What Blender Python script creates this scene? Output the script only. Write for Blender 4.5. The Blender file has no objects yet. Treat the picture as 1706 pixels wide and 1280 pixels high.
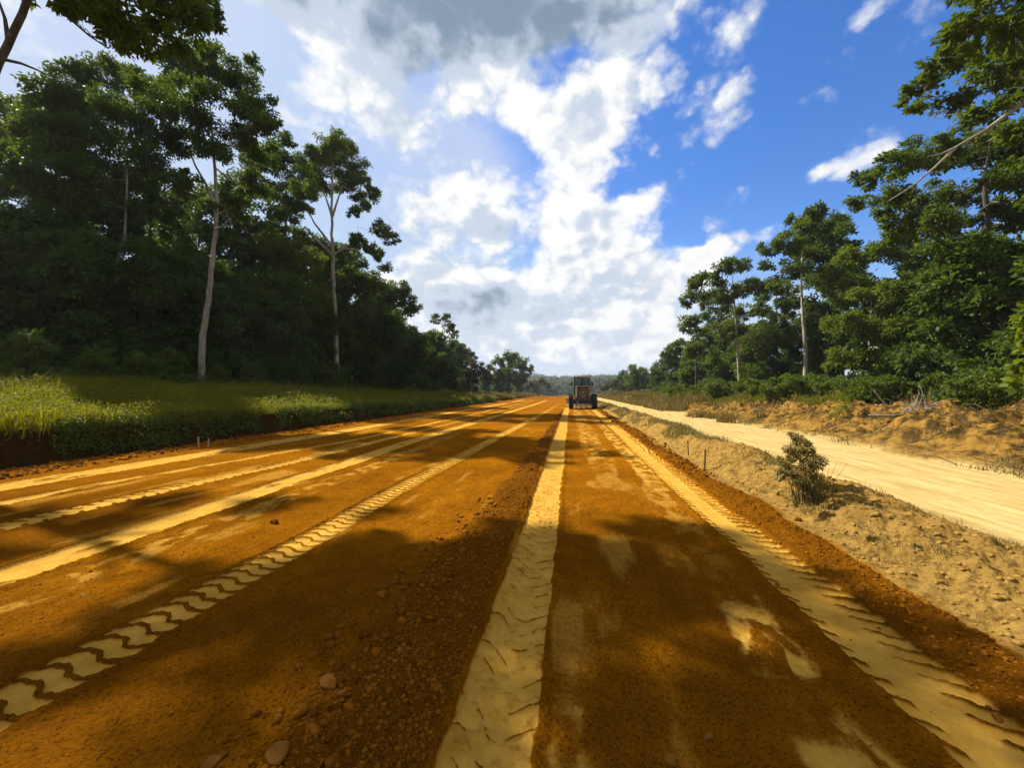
import bpy, math, random
import numpy as np
from mathutils import Vector

C = bpy.context.scene.collection
D = bpy.data
R = math.radians
rng = np.random.default_rng(11)
random.seed(11)

# ------------------------------------------------------------------ camera
F, CX, CY = 680.0, 853.0, 640.0          # photograph pixels
YAW, PITCH, EYE = R(8.1), R(1.0), 1.6
cam = D.cameras.new('camera'); cam.sensor_width = 36; cam.lens = 36*F/1706.0
cam.clip_end = 20000; cam.clip_start = 0.05
co = D.objects.new('camera', cam); C.objects.link(co)
co.location = (0, 0, EYE); co.rotation_euler = (R(90)+PITCH, 0, YAW)
bpy.context.scene.camera = co
cy_, sy_ = math.cos(YAW), math.sin(YAW)
VR = np.array([cy_, sy_, 0.0])
VF = np.array([-sy_*math.cos(PITCH), cy_*math.cos(PITCH), math.sin(PITCH)])
VU = np.cross(VR, VF)

def W(px, py, z):
    """point of the place seen at a photograph pixel, z metres deep"""
    return np.array([0, 0, EYE]) + z*(VF + VR*(px-CX)/F + VU*(CY-py)/F)

def ray_dir(px, py):
    v = VF + VR*(px-CX)/F + VU*(CY-py)/F
    return v/np.linalg.norm(v)

# ------------------------------------------------------------------ noise
def _h(ix, iy, s):
    n = (ix.astype(np.int64)*374761393 + iy.astype(np.int64)*668265263 + s*982451653) & 0xffffffff
    n = ((n ^ (n >> 13))*1274126177) & 0xffffffff
    n = (n ^ (n >> 16)) & 0xffffff
    return n/float(0xffffff)

def vn(x, y, s=0):
    x = np.asarray(x, float); y = np.asarray(y, float)
    ix = np.floor(x); iy = np.floor(y); fx = x-ix; fy = y-iy
    fx = fx*fx*(3-2*fx); fy = fy*fy*(3-2*fy)
    a = _h(ix, iy, s); b = _h(ix+1, iy, s); c = _h(ix, iy+1, s); d = _h(ix+1, iy+1, s)
    return (a*(1-fx)+b*fx)*(1-fy)+(c*(1-fx)+d*fx)*fy

def fbm(x, y, s=0, o=4):
    t = 0; a = .5; n = 0
    for i in range(o):
        t = t+a*vn(x*2**i+i*17.3, y*2**i-i*9.1, s+i); n += a; a *= .5
    return t/n

def ss(a, b, x):
    t = np.clip((x-a)/(b-a), 0, 1)
    return t*t*(3-2*t)

# ------------------------------------------------------------------ terrain
# tyre tracks on the clay: (Y, X) knots, width, tread, strength knots
TRACKS = [
    ([(0, -.36), (8, -.36), (40, -.3)], .41, 'crack', [(0, 1), (45, 1)]),
    ([(0, -2.85), (2.2, -2.83), (6, -2.78), (14, -2.5), (30, -1.9), (60, -1.2)], .40, 'block', [(0, 1), (9, 1), (14, .75), (40, .5), (60, .2)]),
    ([(0, -4.78), (6, -4.9), (12, -5.0), (25, -4.7), (60, -4.0)], .52, 'plain', [(0, 1), (60, .9)]),
    ([(0, -4.15), (6, -4.2), (12, -4.2), (25, -3.9)], .45, 'faint', [(0, .45), (5, .55), (14, .5), (25, .1)]),
    ([(0, -6.8), (5, -6.6), (8, -6.25), (14, -6.0), (40, -5.4)], .40, 'lug', [(0, 1), (12, .9), (18, .5), (50, .4)]),
    ([(0, -8.2), (6, -8.0), (12, -7.0), (30, -6.6), (60, -6.4)], .30, 'plain', [(0, .8), (60, .7)]),
    ([(0, -9.4), (8, -9.25), (14, -9.0), (60, -8.2)], .85, 'plain', [(0, .95), (60, .9)]),
    ([(0, 1.9), (6, 1.87), (14, 1.9), (40, 2.0)], .46, 'edge', [(0, 1), (40, .9)]),
    ([(0, 1.2), (2, 1.22), (4, 1.3), (8, 1.45), (40, 1.4)], .38, 'faint', [(0, .75), (2.0, .9), (2.35, .25), (2.45, .2), (2.6, .9), (3.1, .8), (3.6, .3), (6, .5), (9, .8), (14, .8), (40, .6)]),
    ([(0, .0), (2, .02), (3, .05)], .22, 'faint', [(0, .6), (2.1, .55), (2.5, 0)]),
    ([(8, .7), (12, .65), (36, .5)], .7, 'faint', [(7, 0), (10, .6), (36, .7)]),
]
def left_edge(Y): return -10.9+.5*(fbm(Y*.25+7, Y*0+3.1, 3)-.5)*2
def right_edge(Y): return 2.62+.3*(fbm(Y*.8, Y*0+1.7, 5)-.5)*2

def terrain(X, Y, fine=True):
    X = np.asarray(X, float); Y = np.asarray(Y, float)
    r = np.hypot(X, Y)
    xl = left_edge(Y); xr = right_edge(Y)
    d = xl-X; e = X-xr
    # left cut bank and rising verge
    hb = np.interp(Y, [0, 15, 40, 80, 160], [.78, .74, .5, .35, .2])
    dn = d+.25*(fbm(X*1.5, Y*1.5, 21)-.5)
    zl = hb*ss(0.05, .6, dn)+np.interp(Y, [0, 40, 100, 200], [1.15, 1.0, .8, .5])*ss(.5, 10, d)
    zl = zl+(.30*(fbm(X*.5, Y*.5, 8)-.5)+.1*(fbm(X*2, Y*2, 9)-.5))*ss(.2, 1.5, d)
    # right: sand bank, side road, dirt mounds, forest floor
    rid = np.interp(Y, [0, 3.5, 5.5, 9, 30, 60], [.04, .06, .20, .32, .30, .10])
    zr = .03*ss(0, .3, e)+rid*ss(.15, .9, e)*(1-ss(1.15, 1.9, e))*(0.55+.9*fbm(X*.9, Y*.9, 31))
    zr = zr+(.16*(fbm(X*3, Y*3, 33)-.5)+.09*(fbm(X*8, Y*8, 34, 4)-.5))*ss(0, .4, e)*(1-ss(1.2, 2.2, e))
    sd = e-1.9
    side = ss(-.25, .35, sd+.5*(fbm(X*.8, Y*.8, 44)-.5))*(1-ss(3.7, 4.4, sd+.9*(fbm(X*.7, Y*.7, 45)-.5)))
    zr = zr-.05*side+side*.03*(fbm(X*4, Y*.5, 46)-.5)
    mo = ss(4.0, 6.0, sd)*(1-ss(9.0, 12.5, sd))
    zr = zr+mo*(.8*fbm(X*.6, Y*.6, 51, 5)**1.5*1.4+.30*(np.abs(fbm(X*1.5, Y*1.5, 52, 4)-.5)*2-.2)+.30*(fbm(X*4, Y*4, 53, 4)-.5))
    zr = zr+.75*ss(4.2, 10.5, sd)+.6*ss(10, 22, sd)
    z = np.where(d > 0, zl, np.where(e > 0, zr, 0.0))
    # far hills
    az = np.arctan2(X, Y)
    hill = (13+16*fbm(az*6+3, r*.002, 61)+8*fbm(az*25, r*.006, 62))*ss(260, 900, r)
    z = z+np.where(Y > 0, hill, hill*.6)-2.2*ss(120, 260, r)*(1-ss(300, 600, r))
    inroad = (d <= 0) & (e <= 0)
    track = np.zeros_like(z); side = np.where(e > 0, side, 0)
    far = ss(170, 240, Y)
    if not fine:
        return z
    near = 1-ss(25, 70, r)
    rd = ss(0, .12, -d)*ss(0, .05, -e)      # inside the clay
    # loose clay relief
    rough = .022*(fbm(X*7, Y*7, 71, 4)-.5)+.020*(fbm(X*22, Y*22, 73, 4)-.5)+.022*np.maximum(fbm(X*38, Y*38, 75, 2)-.56, 0)+.05*(fbm(X*1.1, Y*.35, 74)-.5)
    # windrow of clods beside the middle track
    wl = -1.42+.35*(fbm(Y*.9, Y*0, 81)-.5)+np.interp(Y, [0, 6, 12, 36], [0, .25, .45, .75])
    wr = -.57+.08*(fbm(Y*3, Y*0, 82)-.5)
    wm = ss(wl-.12, wl+.25, X)*(1-ss(wr-.12, wr, X))*(Y > -5)*(1-ss(34, 37, Y))
    lump = np.abs(fbm(X*9, Y*9, 84, 4)-.5)*2
    rough = rough+wm*(.028+.075*(fbm(X*5, Y*5, 85, 4)-.45)+.035*(.5-lump))
    # ridge along the right edge
    em = ss(-.75, -.3, e)*(1-ss(-.12, .0, e))
    rough = rough+em*(.060+.075*(fbm(X*6, Y*6, 86, 4)-.5)+.03*(.5-np.abs(fbm(X*11, Y*11, 87, 3)-.5)*2))
    lm = ss(-.9, -.35, d)*(1-ss(-.1, 0, d))
    rough = rough+lm*(.06+.12*(fbm(X*5, Y*5, 88, 4)-.5))
    jag = .05*(fbm(X*6+50, Y*6, 90, 3)-.5)+.03*(fbm(X*0+3, Y*.8, 91, 3)-.5)
    flat = np.zeros_like(z); lift = np.zeros_like(z)
    for kn, w, typ, st in TRACKS:
        ky, kx = zip(*kn); cx = np.interp(Y, ky, kx)
        sy, sv = zip(*st); s = np.interp(Y, sy, sv)*(Y > -6)*(Y < ky[-1]+12 if typ != 'crack' else Y < 40)
        u = (X-cx+jag*(2.2 if typ == 'faint' else 1.0))/(w/2)
        au = np.abs(u)
        soft = .35 if typ == 'faint' else .07
        m = 1-ss(1-soft, 1+soft, au)
        p = {'block': .142, 'crack': .165, 'lug': .19, 'edge': .15}.get(typ, 0)
        if typ == 'block':
            o = .30*np.sin(u*math.pi*.95)+.05*np.sin(u*9)
            v = (Y/p+o+.22*(fbm(X*18, Y*18, 92, 3)-.5)); f = np.abs(v-np.round(v))
            hw = .125+.24*ss(.60, .95, au)*(.5+.5*np.sign(u)*np.sin(2*math.pi*v+.6))
            keep = ss(hw-.02, hw+.05, f)
            keep = 1-(1-keep)*np.interp(Y, [0, 10, 20], [1, .9, .5])
            m = m*keep
        elif typ == 'crack':
            o = .55*np.sin(u*2.2+.6)+.25*np.cos(u*4)
            v = Y/p+o; f = np.abs(v-np.round(v))
            br = ss(.36, .54, fbm(X*9, Y*14, 93, 3))
            m = m*(1-.97*(1-ss(.01, .06, f))*br)
            m = m*(1-.45*ss(.58, .72, fbm(X*16, Y*22, 94, 4)))
        elif typ == 'lug':
            v = Y/p+.55*au+.25*np.sign(u); f = np.abs(v-np.round(v))
            m = m*(1-(1-ss(.10, .20, f))*ss(.1, .4, au))
        elif typ == 'edge':
            v = Y/p+1.5*u*.9; f = np.abs(v-np.round(v))
            g = (1-ss(.05, .17, f))*np.where(u > 0, ss(.18, .34, au), ss(.55, .7, au))
            m = m*(1-g)
        elif typ == 'plain':
            m = m*(1-.7*ss(.54, .74, fbm(X*7, Y*2.2, 95, 6)))
        elif typ == 'faint':
            m = m*(1-.85*ss(.36, .70, fbm(X*9, Y*5, 96, 7)))*(.75+.25*fbm(X*40, Y*40, 98, 2))
        ms = m*s
        track = np.maximum(track, ms)
        if typ != 'faint':
            lift = np.maximum(lift, s*ss(.95, 1.05, au)*(1-ss(1.1, 1.45, au)))
    track = track*rd
    scuff = ss(.54, .76, fbm(X*2.6, Y*.7, 97, 7))*.40*rd*(1-wm)*(1-em)
    track = np.maximum(track, scuff*(1-ss(.2, .6, wm)))
    zz = rough*(1-.9*track)-.022*track+.016*lift*(1-track)
    z = z+rd*zz*(.35+.65*near)
    # roughness of bank and sand
    out = (1-rd)*(1-np.where(e > 0, side*.8, 0))
    z = z+out*near*(.05*(fbm(X*5, Y*5, 101, 4)-.5)+.028*(fbm(X*18, Y*18, 102, 3)-.5))
    sand = ss(0, .08, e)*(1-ss(4.6, 6.0, sd+.9*(fbm(X*.7, Y*.7, 45)-.5)))
    veg = np.maximum(ss(.45, 1.1, d), ss(9.5, 11.5, sd))
    veg = np.maximum(veg, far); veg = np.maximum(veg, ss(20, 60, -Y)*.6)
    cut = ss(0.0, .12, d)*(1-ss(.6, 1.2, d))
    mound = ss(3.9, 5.2, sd+.9*(fbm(X*.7, Y*.7, 45)-.5))
    turned_shade = np.clip(wm+.7*em+.35*(1-ss(4, 9, Y)), 0, 1)  # freshly turned ridges, plus painted shade over the near road
    return z, track, sand, veg, cut, side, mound, inroad, turned_shade

def hz(x, y): return float(terrain(np.array([x]), np.array([y]), False)[0])

# ------------------------------------------------------------------ node helpers
class NT:
    def __init__(s, tree): s.t = tree; s.n = tree.nodes; s.l = tree.links
    def _in(s, node, i, v):
        if v is None: return
        if isinstance(v, bpy.types.NodeSocket): s.l.new(v, node.inputs[i])
        else:
            try: node.inputs[i].default_value = v
            except Exception: node.inputs[i].default_value = tuple(v)+(1,)
    def new(s, typ, **kw):
        nd = s.n.new(typ)
        for k, v in kw.items(): setattr(nd, k, v)
        return nd
    def m(s, op, a, b=None, c=None, clamp=False):
        nd = s.new('ShaderNodeMath', operation=op, use_clamp=clamp)
        s._in(nd, 0, a); s._in(nd, 1, b); s._in(nd, 2, c); return nd.outputs[0]
    def vm(s, op, a, b=None, out=0):
        nd = s.new('ShaderNodeVectorMath', operation=op); s._in(nd, 0, a); s._in(nd, 1, b); return nd.outputs[out]
    def mr(s, v, a, b, c=0., d=1., smooth=True):
        nd = s.new('ShaderNodeMapRange', interpolation_type='SMOOTHSTEP' if smooth else 'LINEAR')
        for i, x in enumerate((v, a, b, c, d)): s._in(nd, i, x)
        return nd.outputs[0]
    def mix(s, f, a, b, blend='MIX'):
        nd = s.new('ShaderNodeMix', data_type='RGBA', blend_type=blend)
        s._in(nd, 0, f); s._in(nd, 6, a); s._in(nd, 7, b); return nd.outputs[2]
    def noise(s, vec, scale, detail=4, rough=.55, dist=0., color=False):
        nd = s.new('ShaderNodeTexNoise'); s._in(nd, 'Vector', vec)
        nd.inputs['Scale'].default_value = scale; nd.inputs['Detail'].default_value = detail
        nd.inputs['Roughness'].default_value = rough; nd.inputs['Distortion'].default_value = dist
        return nd.outputs['Color' if color else 'Fac']
    def attr(s, name): return s.new('ShaderNodeAttribute', attribute_name=name).outputs['Fac']

def material(name):
    m = D.materials.new(name); m.use_nodes = True; m.node_tree.nodes.clear()
    nt = NT(m.node_tree); out = nt.new('ShaderNodeOutputMaterial')
    return m, nt, out

def principled(nt, out, col, rough=.8, spec=.2, bump=None, bstr=.3, bdist=.02, metal=0):
    b = nt.new('ShaderNodeBsdfPrincipled')
    nt._in(b, 'Base Color', col); nt._in(b, 'Roughness', rough); b.inputs['Specular IOR Level'].default_value = spec
    b.inputs['Metallic'].default_value = metal
    if bump is not None:
        bp = nt.new('ShaderNodeBump'); nt._in(bp, 'Strength', bstr); bp.inputs['Distance'].default_value = bdist
        nt._in(bp, 'Height', bump); nt.l.new(bp.outputs[0], b.inputs['Normal'])
    nt.l.new(b.outputs[0], out.inputs[0]); return b

def simple(name, col, rough=.6, spec=.3, var=.25, scale=8, metal=0, bstr=.15):
    m, nt, out = material(name)
    tc = nt.new('ShaderNodeTexCoord').outputs['Object']
    n = nt.noise(tc, scale, 5)
    c = nt.mix(n, tuple(x*(1-var) for x in col), tuple(min(1, x*(1+var)) for x in col))
    principled(nt, out, c, rough, spec, nt.noise(tc, scale*6, 3), bstr, .01, metal)
    return m

def soil_material():
    m, nt, out = material('soil')
    P = nt.new('ShaderNodeTexCoord').outputs['Object']
    tr, sa, ve, cu, si, mo = [nt.attr(k) for k in ('track', 'sand', 'veg', 'cut', 'side', 'mound')]
    big = nt.noise(P, .55, 5, .6); mid = nt.noise(P, 4.5, 5, .65); fin = nt.noise(P, 34, 6, .75); grit = nt.noise(P, 140, 3, .7)
    f1 = nt.mr(nt.m('ADD', nt.m('MULTIPLY', big, .5), nt.m('ADD', nt.m('MULTIPLY', mid, .35), nt.m('MULTIPLY', fin, .5))), .42, .95)
    loose = nt.mix(f1, (.155, .053, .0020), (.39, .146, .0050))
    loose = nt.mix(nt.mr(grit, .58, .72), loose, (.42, .175, .012))
    loose = nt.mix(nt.mr(nt.noise(P, 60, 4, .7), .50, .64, 0, .9), loose, (.075, .022, .0014))
    loose = nt.mix(nt.m('MULTIPLY', nt.mr(nt.m('ADD', nt.m('MULTIPLY', nt.noise(P, .35, 6, .65), .8), nt.m('MULTIPLY', nt.attr('turned_shade'), .28)), .36, .62), .58), loose, (.075, .027, .0022))  # damp patches, turned ridges and foreground shade darkened into the clay colour
    comp = nt.mix(nt.mr(nt.m('ADD', nt.m('MULTIPLY', mid, .6), nt.m('MULTIPLY', fin, .4)), .3, .7), (.36, .185, .022), (.50, .295, .055))
    comp = nt.mix(nt.mr(fin, .68, .8), comp, (.20, .08, .008))
    c = nt.mix(nt.mr(nt.m('ADD', tr, nt.m('MULTIPLY', nt.m('SUBTRACT', fin, .5), .35)), .18, .72), loose, comp)
    sn = nt.mr(nt.m('ADD', nt.m('MULTIPLY', mid, .55), nt.m('MULTIPLY', fin, .45)), .3, .7)
    rs = nt.mix(sn, (.20, .112, .024), (.36, .225, .060))
    rs = nt.mix(nt.mr(nt.noise(P, 11, 7, .75), .50, .64), rs, (.11, .058, .014))
    mp = nt.new('ShaderNodeMapping'); nt.l.new(P, mp.inputs[0]); mp.inputs['Scale'].default_value = (3.2, .35, 1)
    streak = nt.noise(mp.outputs[0], 1.6, 6, .6)
    ss_ = nt.mix(nt.mr(nt.m('ADD', nt.m('MULTIPLY', streak, .75), nt.m('MULTIPLY', mid, .25)), .34, .66), (.34, .235, .078), (.48, .36, .155))
    rs = nt.mix(si, rs, ss_)
    md = nt.mix(nt.mr(nt.noise(P, 2.2, 8, .72), .40, .60), (.050, .032, .011), (.27, .150, .032))
    rs = nt.mix(mo, rs, md)
    c = nt.mix(sa, c, rs)
    c = nt.mix(mo, c, md)
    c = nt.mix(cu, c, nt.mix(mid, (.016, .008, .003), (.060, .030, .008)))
    c = nt.mix(ve, c, nt.mix(mid, (.03, .028, .010), (.085, .075, .022)))
    hgt = nt.m('ADD', nt.m('MULTIPLY', fin, 1.0), nt.m('MULTIPLY', grit, .45))
    st = nt.mr(nt.m('MAXIMUM', tr, si), 0, 1, .85, .18, False)
    principled(nt, out, c, .95, .0, hgt, st, .03)
    return m

def leaf_material(name, dark, light, trans, tw=.35):
    m, nt, out = material(name)
    tone = nt.attr('tone')
    oi = nt.new('ShaderNodeObjectInfo').outputs['Random']
    f = nt.m('ADD', nt.m('MULTIPLY', tone, .75), nt.m('MULTIPLY', oi, .25))
    c = nt.mix(f, dark, light)
    b = nt.new('ShaderNodeBsdfPrincipled'); nt._in(b, 'Base Color', c); b.inputs['Roughness'].default_value = .62
    b.inputs['Specular IOR Level'].default_value = .10 if 'grass' in name or 'weed' in name else .22
    t = nt.new('ShaderNodeBsdfTranslucent'); nt._in(t, 'Color', nt.mix(f, tuple(x*.6 for x in trans), trans))
    mx = nt.new('ShaderNodeMixShader'); mx.inputs[0].default_value = tw
    nt.l.new(b.outputs[0], mx.inputs[1]); nt.l.new(t.outputs[0], mx.inputs[2]); nt.l.new(mx.outputs[0], out.inputs[0])
    return m

def bark_material(name, a, b_):
    m, nt, out = material(name)
    P = nt.new('ShaderNodeTexCoord').outputs['Object']
    mp = nt.new('ShaderNodeMapping'); nt.l.new(P, mp.inputs[0]); mp.inputs['Scale'].default_value = (6, 6, 1.4)
    n = nt.noise(mp.outputs[0], 1.3, 6, .65); n2 = nt.noise(P, 1.1, 4)
    c = nt.mix(nt.mr(nt.m('ADD', nt.m('MULTIPLY', n, .6), nt.m('MULTIPLY', n2, .4)), .35, .65), a, b_)
    principled(nt, out, c, .9, .1, n, .6, .03); return m

M = {}
M['soil'] = soil_material()
M['leaf_dark'] = leaf_material('dark_leaves', (.022, .047, .006), (.088, .132, .015), (.14, .22, .010))
M['leaf_mid'] = leaf_material('mid_green_leaves', (.024, .048, .005), (.115, .155, .014), (.17, .25, .010))
M['leaf_light'] = leaf_material('yellow_green_leaves', (.042, .066, .005), (.11, .135, .012), (.18, .23, .012), .42)
M['leaf_fresh'] = leaf_material('fresh_green_leaves', (.032, .062, .005), (.125, .165, .014), (.18, .25, .010), .4)
M['weed'] = leaf_material('weed_leaves', (.05, .068, .004), (.17, .18, .010), (.26, .27, .010), .42)
M['leaf_bright'] = leaf_material('bright_big_leaves', (.06, .11, .006), (.17, .22, .010), (.26, .32, .012), .42)
M['leaf_olive'] = leaf_material('olive_leaves', (.105, .090, .022), (.31, .245, .070), (.29, .23, .035), .25)
M['leaf_brown'] = leaf_material('brownish_leaves', (.04, .045, .016), (.10, .095, .03), (.10, .10, .02), .25)
M['grass'] = leaf_material('green_grass_blades', (.085, .098, .004), (.28, .265, .014), (.36, .34, .012), .38)
M['dry'] = leaf_material('dry_grass_blades', (.11, .08, .016), (.28, .20, .05), (.2, .16, .03), .25)
M['far'] = leaf_material('far_forest_leaves', (.030, .050, .020), (.07, .10, .035), (.06, .09, .02), .2)
M['bark_pale'] = bark_material('pale_bark', (.15, .135, .11), (.40, .37, .315))
M['bark'] = bark_material('brown_bark', (.035, .031, .026), (.105, .092, .075))
M['dead'] = bark_material('bleached_wood', (.20, .16, .11), (.42, .37, .29))
M['stake'] = bark_material('stake_wood', (.30, .19, .07), (.5, .36, .17))
M['stake_dark'] = bark_material('weathered_stake_wood', (.11, .06, .025), (.22, .13, .06))
m, nt, out = material('clay_clods')
P_ = nt.new('ShaderNodeTexCoord').outputs['Object']
c_ = nt.mix(nt.m('ADD', nt.m('MULTIPLY', nt.attr('tone'), .6), nt.m('MULTIPLY', nt.noise(P_, 30, 4), .4)), (.060, .020, .0015), (.30, .110, .006))
principled(nt, out, c_, .95, .05, nt.noise(P_, 120, 3, .7), .6, .01); M['clod'] = m
M['sand_clod'] = simple('sand_clods', (.26, .155, .038), .95, 0, .5, 3, 0, .6)
M['rock'] = simple('brown_stone', (.19, .082, .010), .9, .1, .4, 9, 0, .6)
M['white_stone'] = simple('white_stone', (.45, .36, .22), .7, .3, .1, 9)
M['cream'] = simple('dusty_cream_paint', (.21, .172, .10), .55, .35, .3, 2.5)
M['steel'] = simple('dark_steel', (.035, .032, .028), .6, .4, .5, 3)
M['rubber'] = simple('dusty_rubber', (.030, .026, .020), .85, .15, .5, 5)
M['rim'] = simple('dusty_rim_paint', (.38, .30, .16), .6, .3, .3, 4)
M['bare'] = simple('worn_pale_steel', (.33, .30, .25), .5, .4, .25, 3)
M['black'] = simple('black_trim', (.018, .018, .018), .6, .3, .3, 4)
M['orange'] = simple('orange_lens', (.22, .02, .005), .3, .5, .1, 4)
m, nt, out = material('cab_glass')
g = nt.new('ShaderNodeBsdfGlossy'); g.inputs['Roughness'].default_value = .03; g.inputs['Color'].default_value = (.8, .85, .85, 1)
t = nt.new('ShaderNodeBsdfTransparent'); t.inputs['Color'].default_value = (.55, .62, .6, 1)
fr = nt.new('ShaderNodeFresnel'); mx = nt.new('ShaderNodeMixShader')
nt.l.new(fr.outputs[0], mx.inputs[0]); nt.l.new(t.outputs[0], mx.inputs[1]); nt.l.new(g.outputs[0], mx.inputs[2]); nt.l.new(mx.outputs[0], out.inputs[0])
M['glass'] = m

# ------------------------------------------------------------------ mesh helpers
def mesh_np(name, verts, faces, k, attrs=None, smooth=False):
    """verts (n,3), faces (m,k) arrays -> mesh"""
    me = D.meshes.new(name)
    nv, nf = len(verts), len(faces)
    me.vertices.add(nv); me.vertices.foreach_set('co', np.ascontiguousarray(verts, dtype=np.float32).ravel())
    me.loops.add(nf*k); me.loops.foreach_set('vertex_index', np.ascontiguousarray(faces, dtype=np.int32).ravel())
    me.polygons.add(nf); me.polygons.foreach_set('loop_start', np.arange(0, nf*k, k, dtype=np.int32))
    if smooth: me.polygons.foreach_set('use_smooth', np.ones(nf, dtype=bool))
    me.update(calc_edges=True)
    for an, av in (attrs or {}).items():
        a = me.attributes.new(an, 'FLOAT', 'POINT'); a.data.foreach_set('value', np.ascontiguousarray(av, dtype=np.float32))
    return me

def link(name, me, mat=None, parent=None):
    o = D.objects.new(name, me); C.objects.link(o)
    if mat is not None: me.materials.append(mat)
    if parent is not None: o.parent = parent
    return o

def tag(o, label=None, cat=None, group=None, kind=None):
    if label: o['label'] = label
    if cat: o['category'] = cat
    if group: o['group'] = group
    if kind: o['kind'] = kind
    return o

def empty(name, loc, rz=0):
    o = D.objects.new(name, None); C.objects.link(o); o.location = loc; o.rotation_euler = (0, 0, rz); o.empty_display_size = .3
    return o

def dup(root, loc, rz=0, sc=1.0, label=None, group=None, szf=1.0):
    r = root.copy(); C.objects.link(r); r.location = loc; r.rotation_euler = (0, 0, rz); r.scale = (sc, sc, sc*szf)
    if label: r['label'] = label
    if group: r['group'] = group
    for ch in root.children:
        c = ch.copy(); C.objects.link(c); c.parent = r
        for g in ch.children:
            h = g.copy(); C.objects.link(h); h.parent = c
    return r

class MB:
    """collects shapes that become one mesh"""
    def __init__(s): s.v = []; s.f = []
    def add(s, v, f):
        b = len(s.v); s.v += [tuple(p) for p in v]; s.f += [tuple(i+b for i in q) for q in f]
    def box(s, x0, x1, y0, y1, z0, z1, bev=.02):
        b = min(bev, (x1-x0)*.3, (y1-y0)*.3, (z1-z0)*.3)
        pts = []
        for (sx, X, sX) in ((-1, x0, 1), (1, x1, -1)):
            for (sy, Y, sY) in ((-1, y0, 1), (1, y1, -1)):
                for (sz, Z, sZ) in ((-1, z0, 1), (1, z1, -1)):
                    pts += [(X, Y+sY*b, Z+sZ*b), (X+sX*b, Y, Z+sZ*b), (X+sX*b, Y+sY*b, Z)]
        I = lambda i, j, k, a: (i*4+j*2+k)*3+a
        f = []
        for i in (0, 1):
            q = [I(i, 0, 0, 0), I(i, 1, 0, 0), I(i, 1, 1, 0), I(i, 0, 1, 0)]; f.append(q if i else q[::-1])
            q = [I(0, i, 0, 1), I(0, i, 1, 1), I(1, i, 1, 1), I(1, i, 0, 1)]; f.append(q if i else q[::-1])
            q = [I(0, 0, i, 2), I(1, 0, i, 2), I(1, 1, i, 2), I(0, 1, i, 2)]; f.append(q if i else q[::-1])
        for a in (0, 1):
            for b2 in (0, 1):
                f.append([I(a, b2, 0, 0), I(a, b2, 1, 0), I(a, b2, 1, 1), I(a, b2, 0, 1)])
                f.append([I(a, 0, b2, 0), I(a, 1, b2, 0), I(a, 1, b2, 2), I(a, 0, b2, 2)])
                f.append([I(0, a, b2, 1), I(1, a, b2, 1), I(1, a, b2, 2), I(0, a, b2, 2)])
        for a in (0, 1):
            for b2 in (0, 1):
                for c in (0, 1): f.append([I(a, b2, c, 0), I(a, b2, c, 1), I(a, b2, c, 2)])
        s.add(pts, f)
    def tube(s, pts, rad, n=8, cap=True):
        pts = [np.array(p, float) for p in pts]
        if not hasattr(rad, '__len__'): rad = [rad]*len(pts)
        vs = []; fs = []; ref = None
        for i, p in enumerate(pts):
            t = pts[min(i+1, len(pts)-1)]-pts[max(i-1, 0)]; t = t/(np.linalg.norm(t)+1e-9)
            if ref is None: ref = np.array([1., 0, 0]) if abs(t[0]) < .8 else np.array([0, 1., 0])
            a = ref-t*np.dot(ref, t); a /= np.linalg.norm(a)+1e-9; b = np.cross(t, a); ref = a
            for k in range(n):
                th = 2*math.pi*k/n
                vs.append(p+rad[i]*(a*math.cos(th)+b*math.sin(th)))
        for i in range(len(pts)-1):
            for k in range(n):
                fs.append((i*n+k, i*n+(k+1) % n, (i+1)*n+(k+1) % n, (i+1)*n+k))
        if cap:
            fs.append(tuple(range(n))[::-1]); fs.append(tuple(range((len(pts)-1)*n, len(pts)*n)))
        s.add(vs, fs)
    def lathe(s, prof, n=28, axis='x', c=(0, 0, 0)):
        """profile of (radius, along) spun round an axis"""
        vs = []; fs = []
        for r_, a in prof:
            for k in range(n):
                th = 2*math.pi*k/n; p = (a, r_*math.cos(th), r_*math.sin(th))
                if axis == 'z': p = (r_*math.cos(th), r_*math.sin(th), a)
                if axis == 'y': p = (r_*math.cos(th), a, r_*math.sin(th))
                vs.append((p[0]+c[0], p[1]+c[1], p[2]+c[2]))
        for i in range(len(prof)-1):
            for k in range(n): fs.append((i*n+k, i*n+(k+1) % n, (i+1)*n+(k+1) % n, (i+1)*n+k))
        s.add(vs, fs)
    def prism(s, poly, x0, x1):
        n = len(poly)
        v = [(x0, p[0], p[1]) for p in poly]+[(x1, p[0], p[1]) for p in poly]
        f = [tuple(range(n))[::-1], tuple(range(n, 2*n))]+[(i, (i+1) % n, n+(i+1) % n, n+i) for i in range(n)]
        s.add(v, f)
    def build(s, name, mat, parent=None, smooth=False):
        me = D.meshes.new(name); me.from_pydata([tuple(map(float, p)) for p in s.v], [], s.f)
        import bmesh
        bm = bmesh.new(); bm.from_mesh(me); bmesh.ops.recalc_face_normals(bm, faces=bm.faces); bm.to_mesh(me); bm.free()
        if smooth:
            for p in me.polygons: p.use_smooth = True
        return link(name, me, mat, parent)

def unit(a): return a/(np.linalg.norm(a, axis=-1, keepdims=True)+1e-9)

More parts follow.
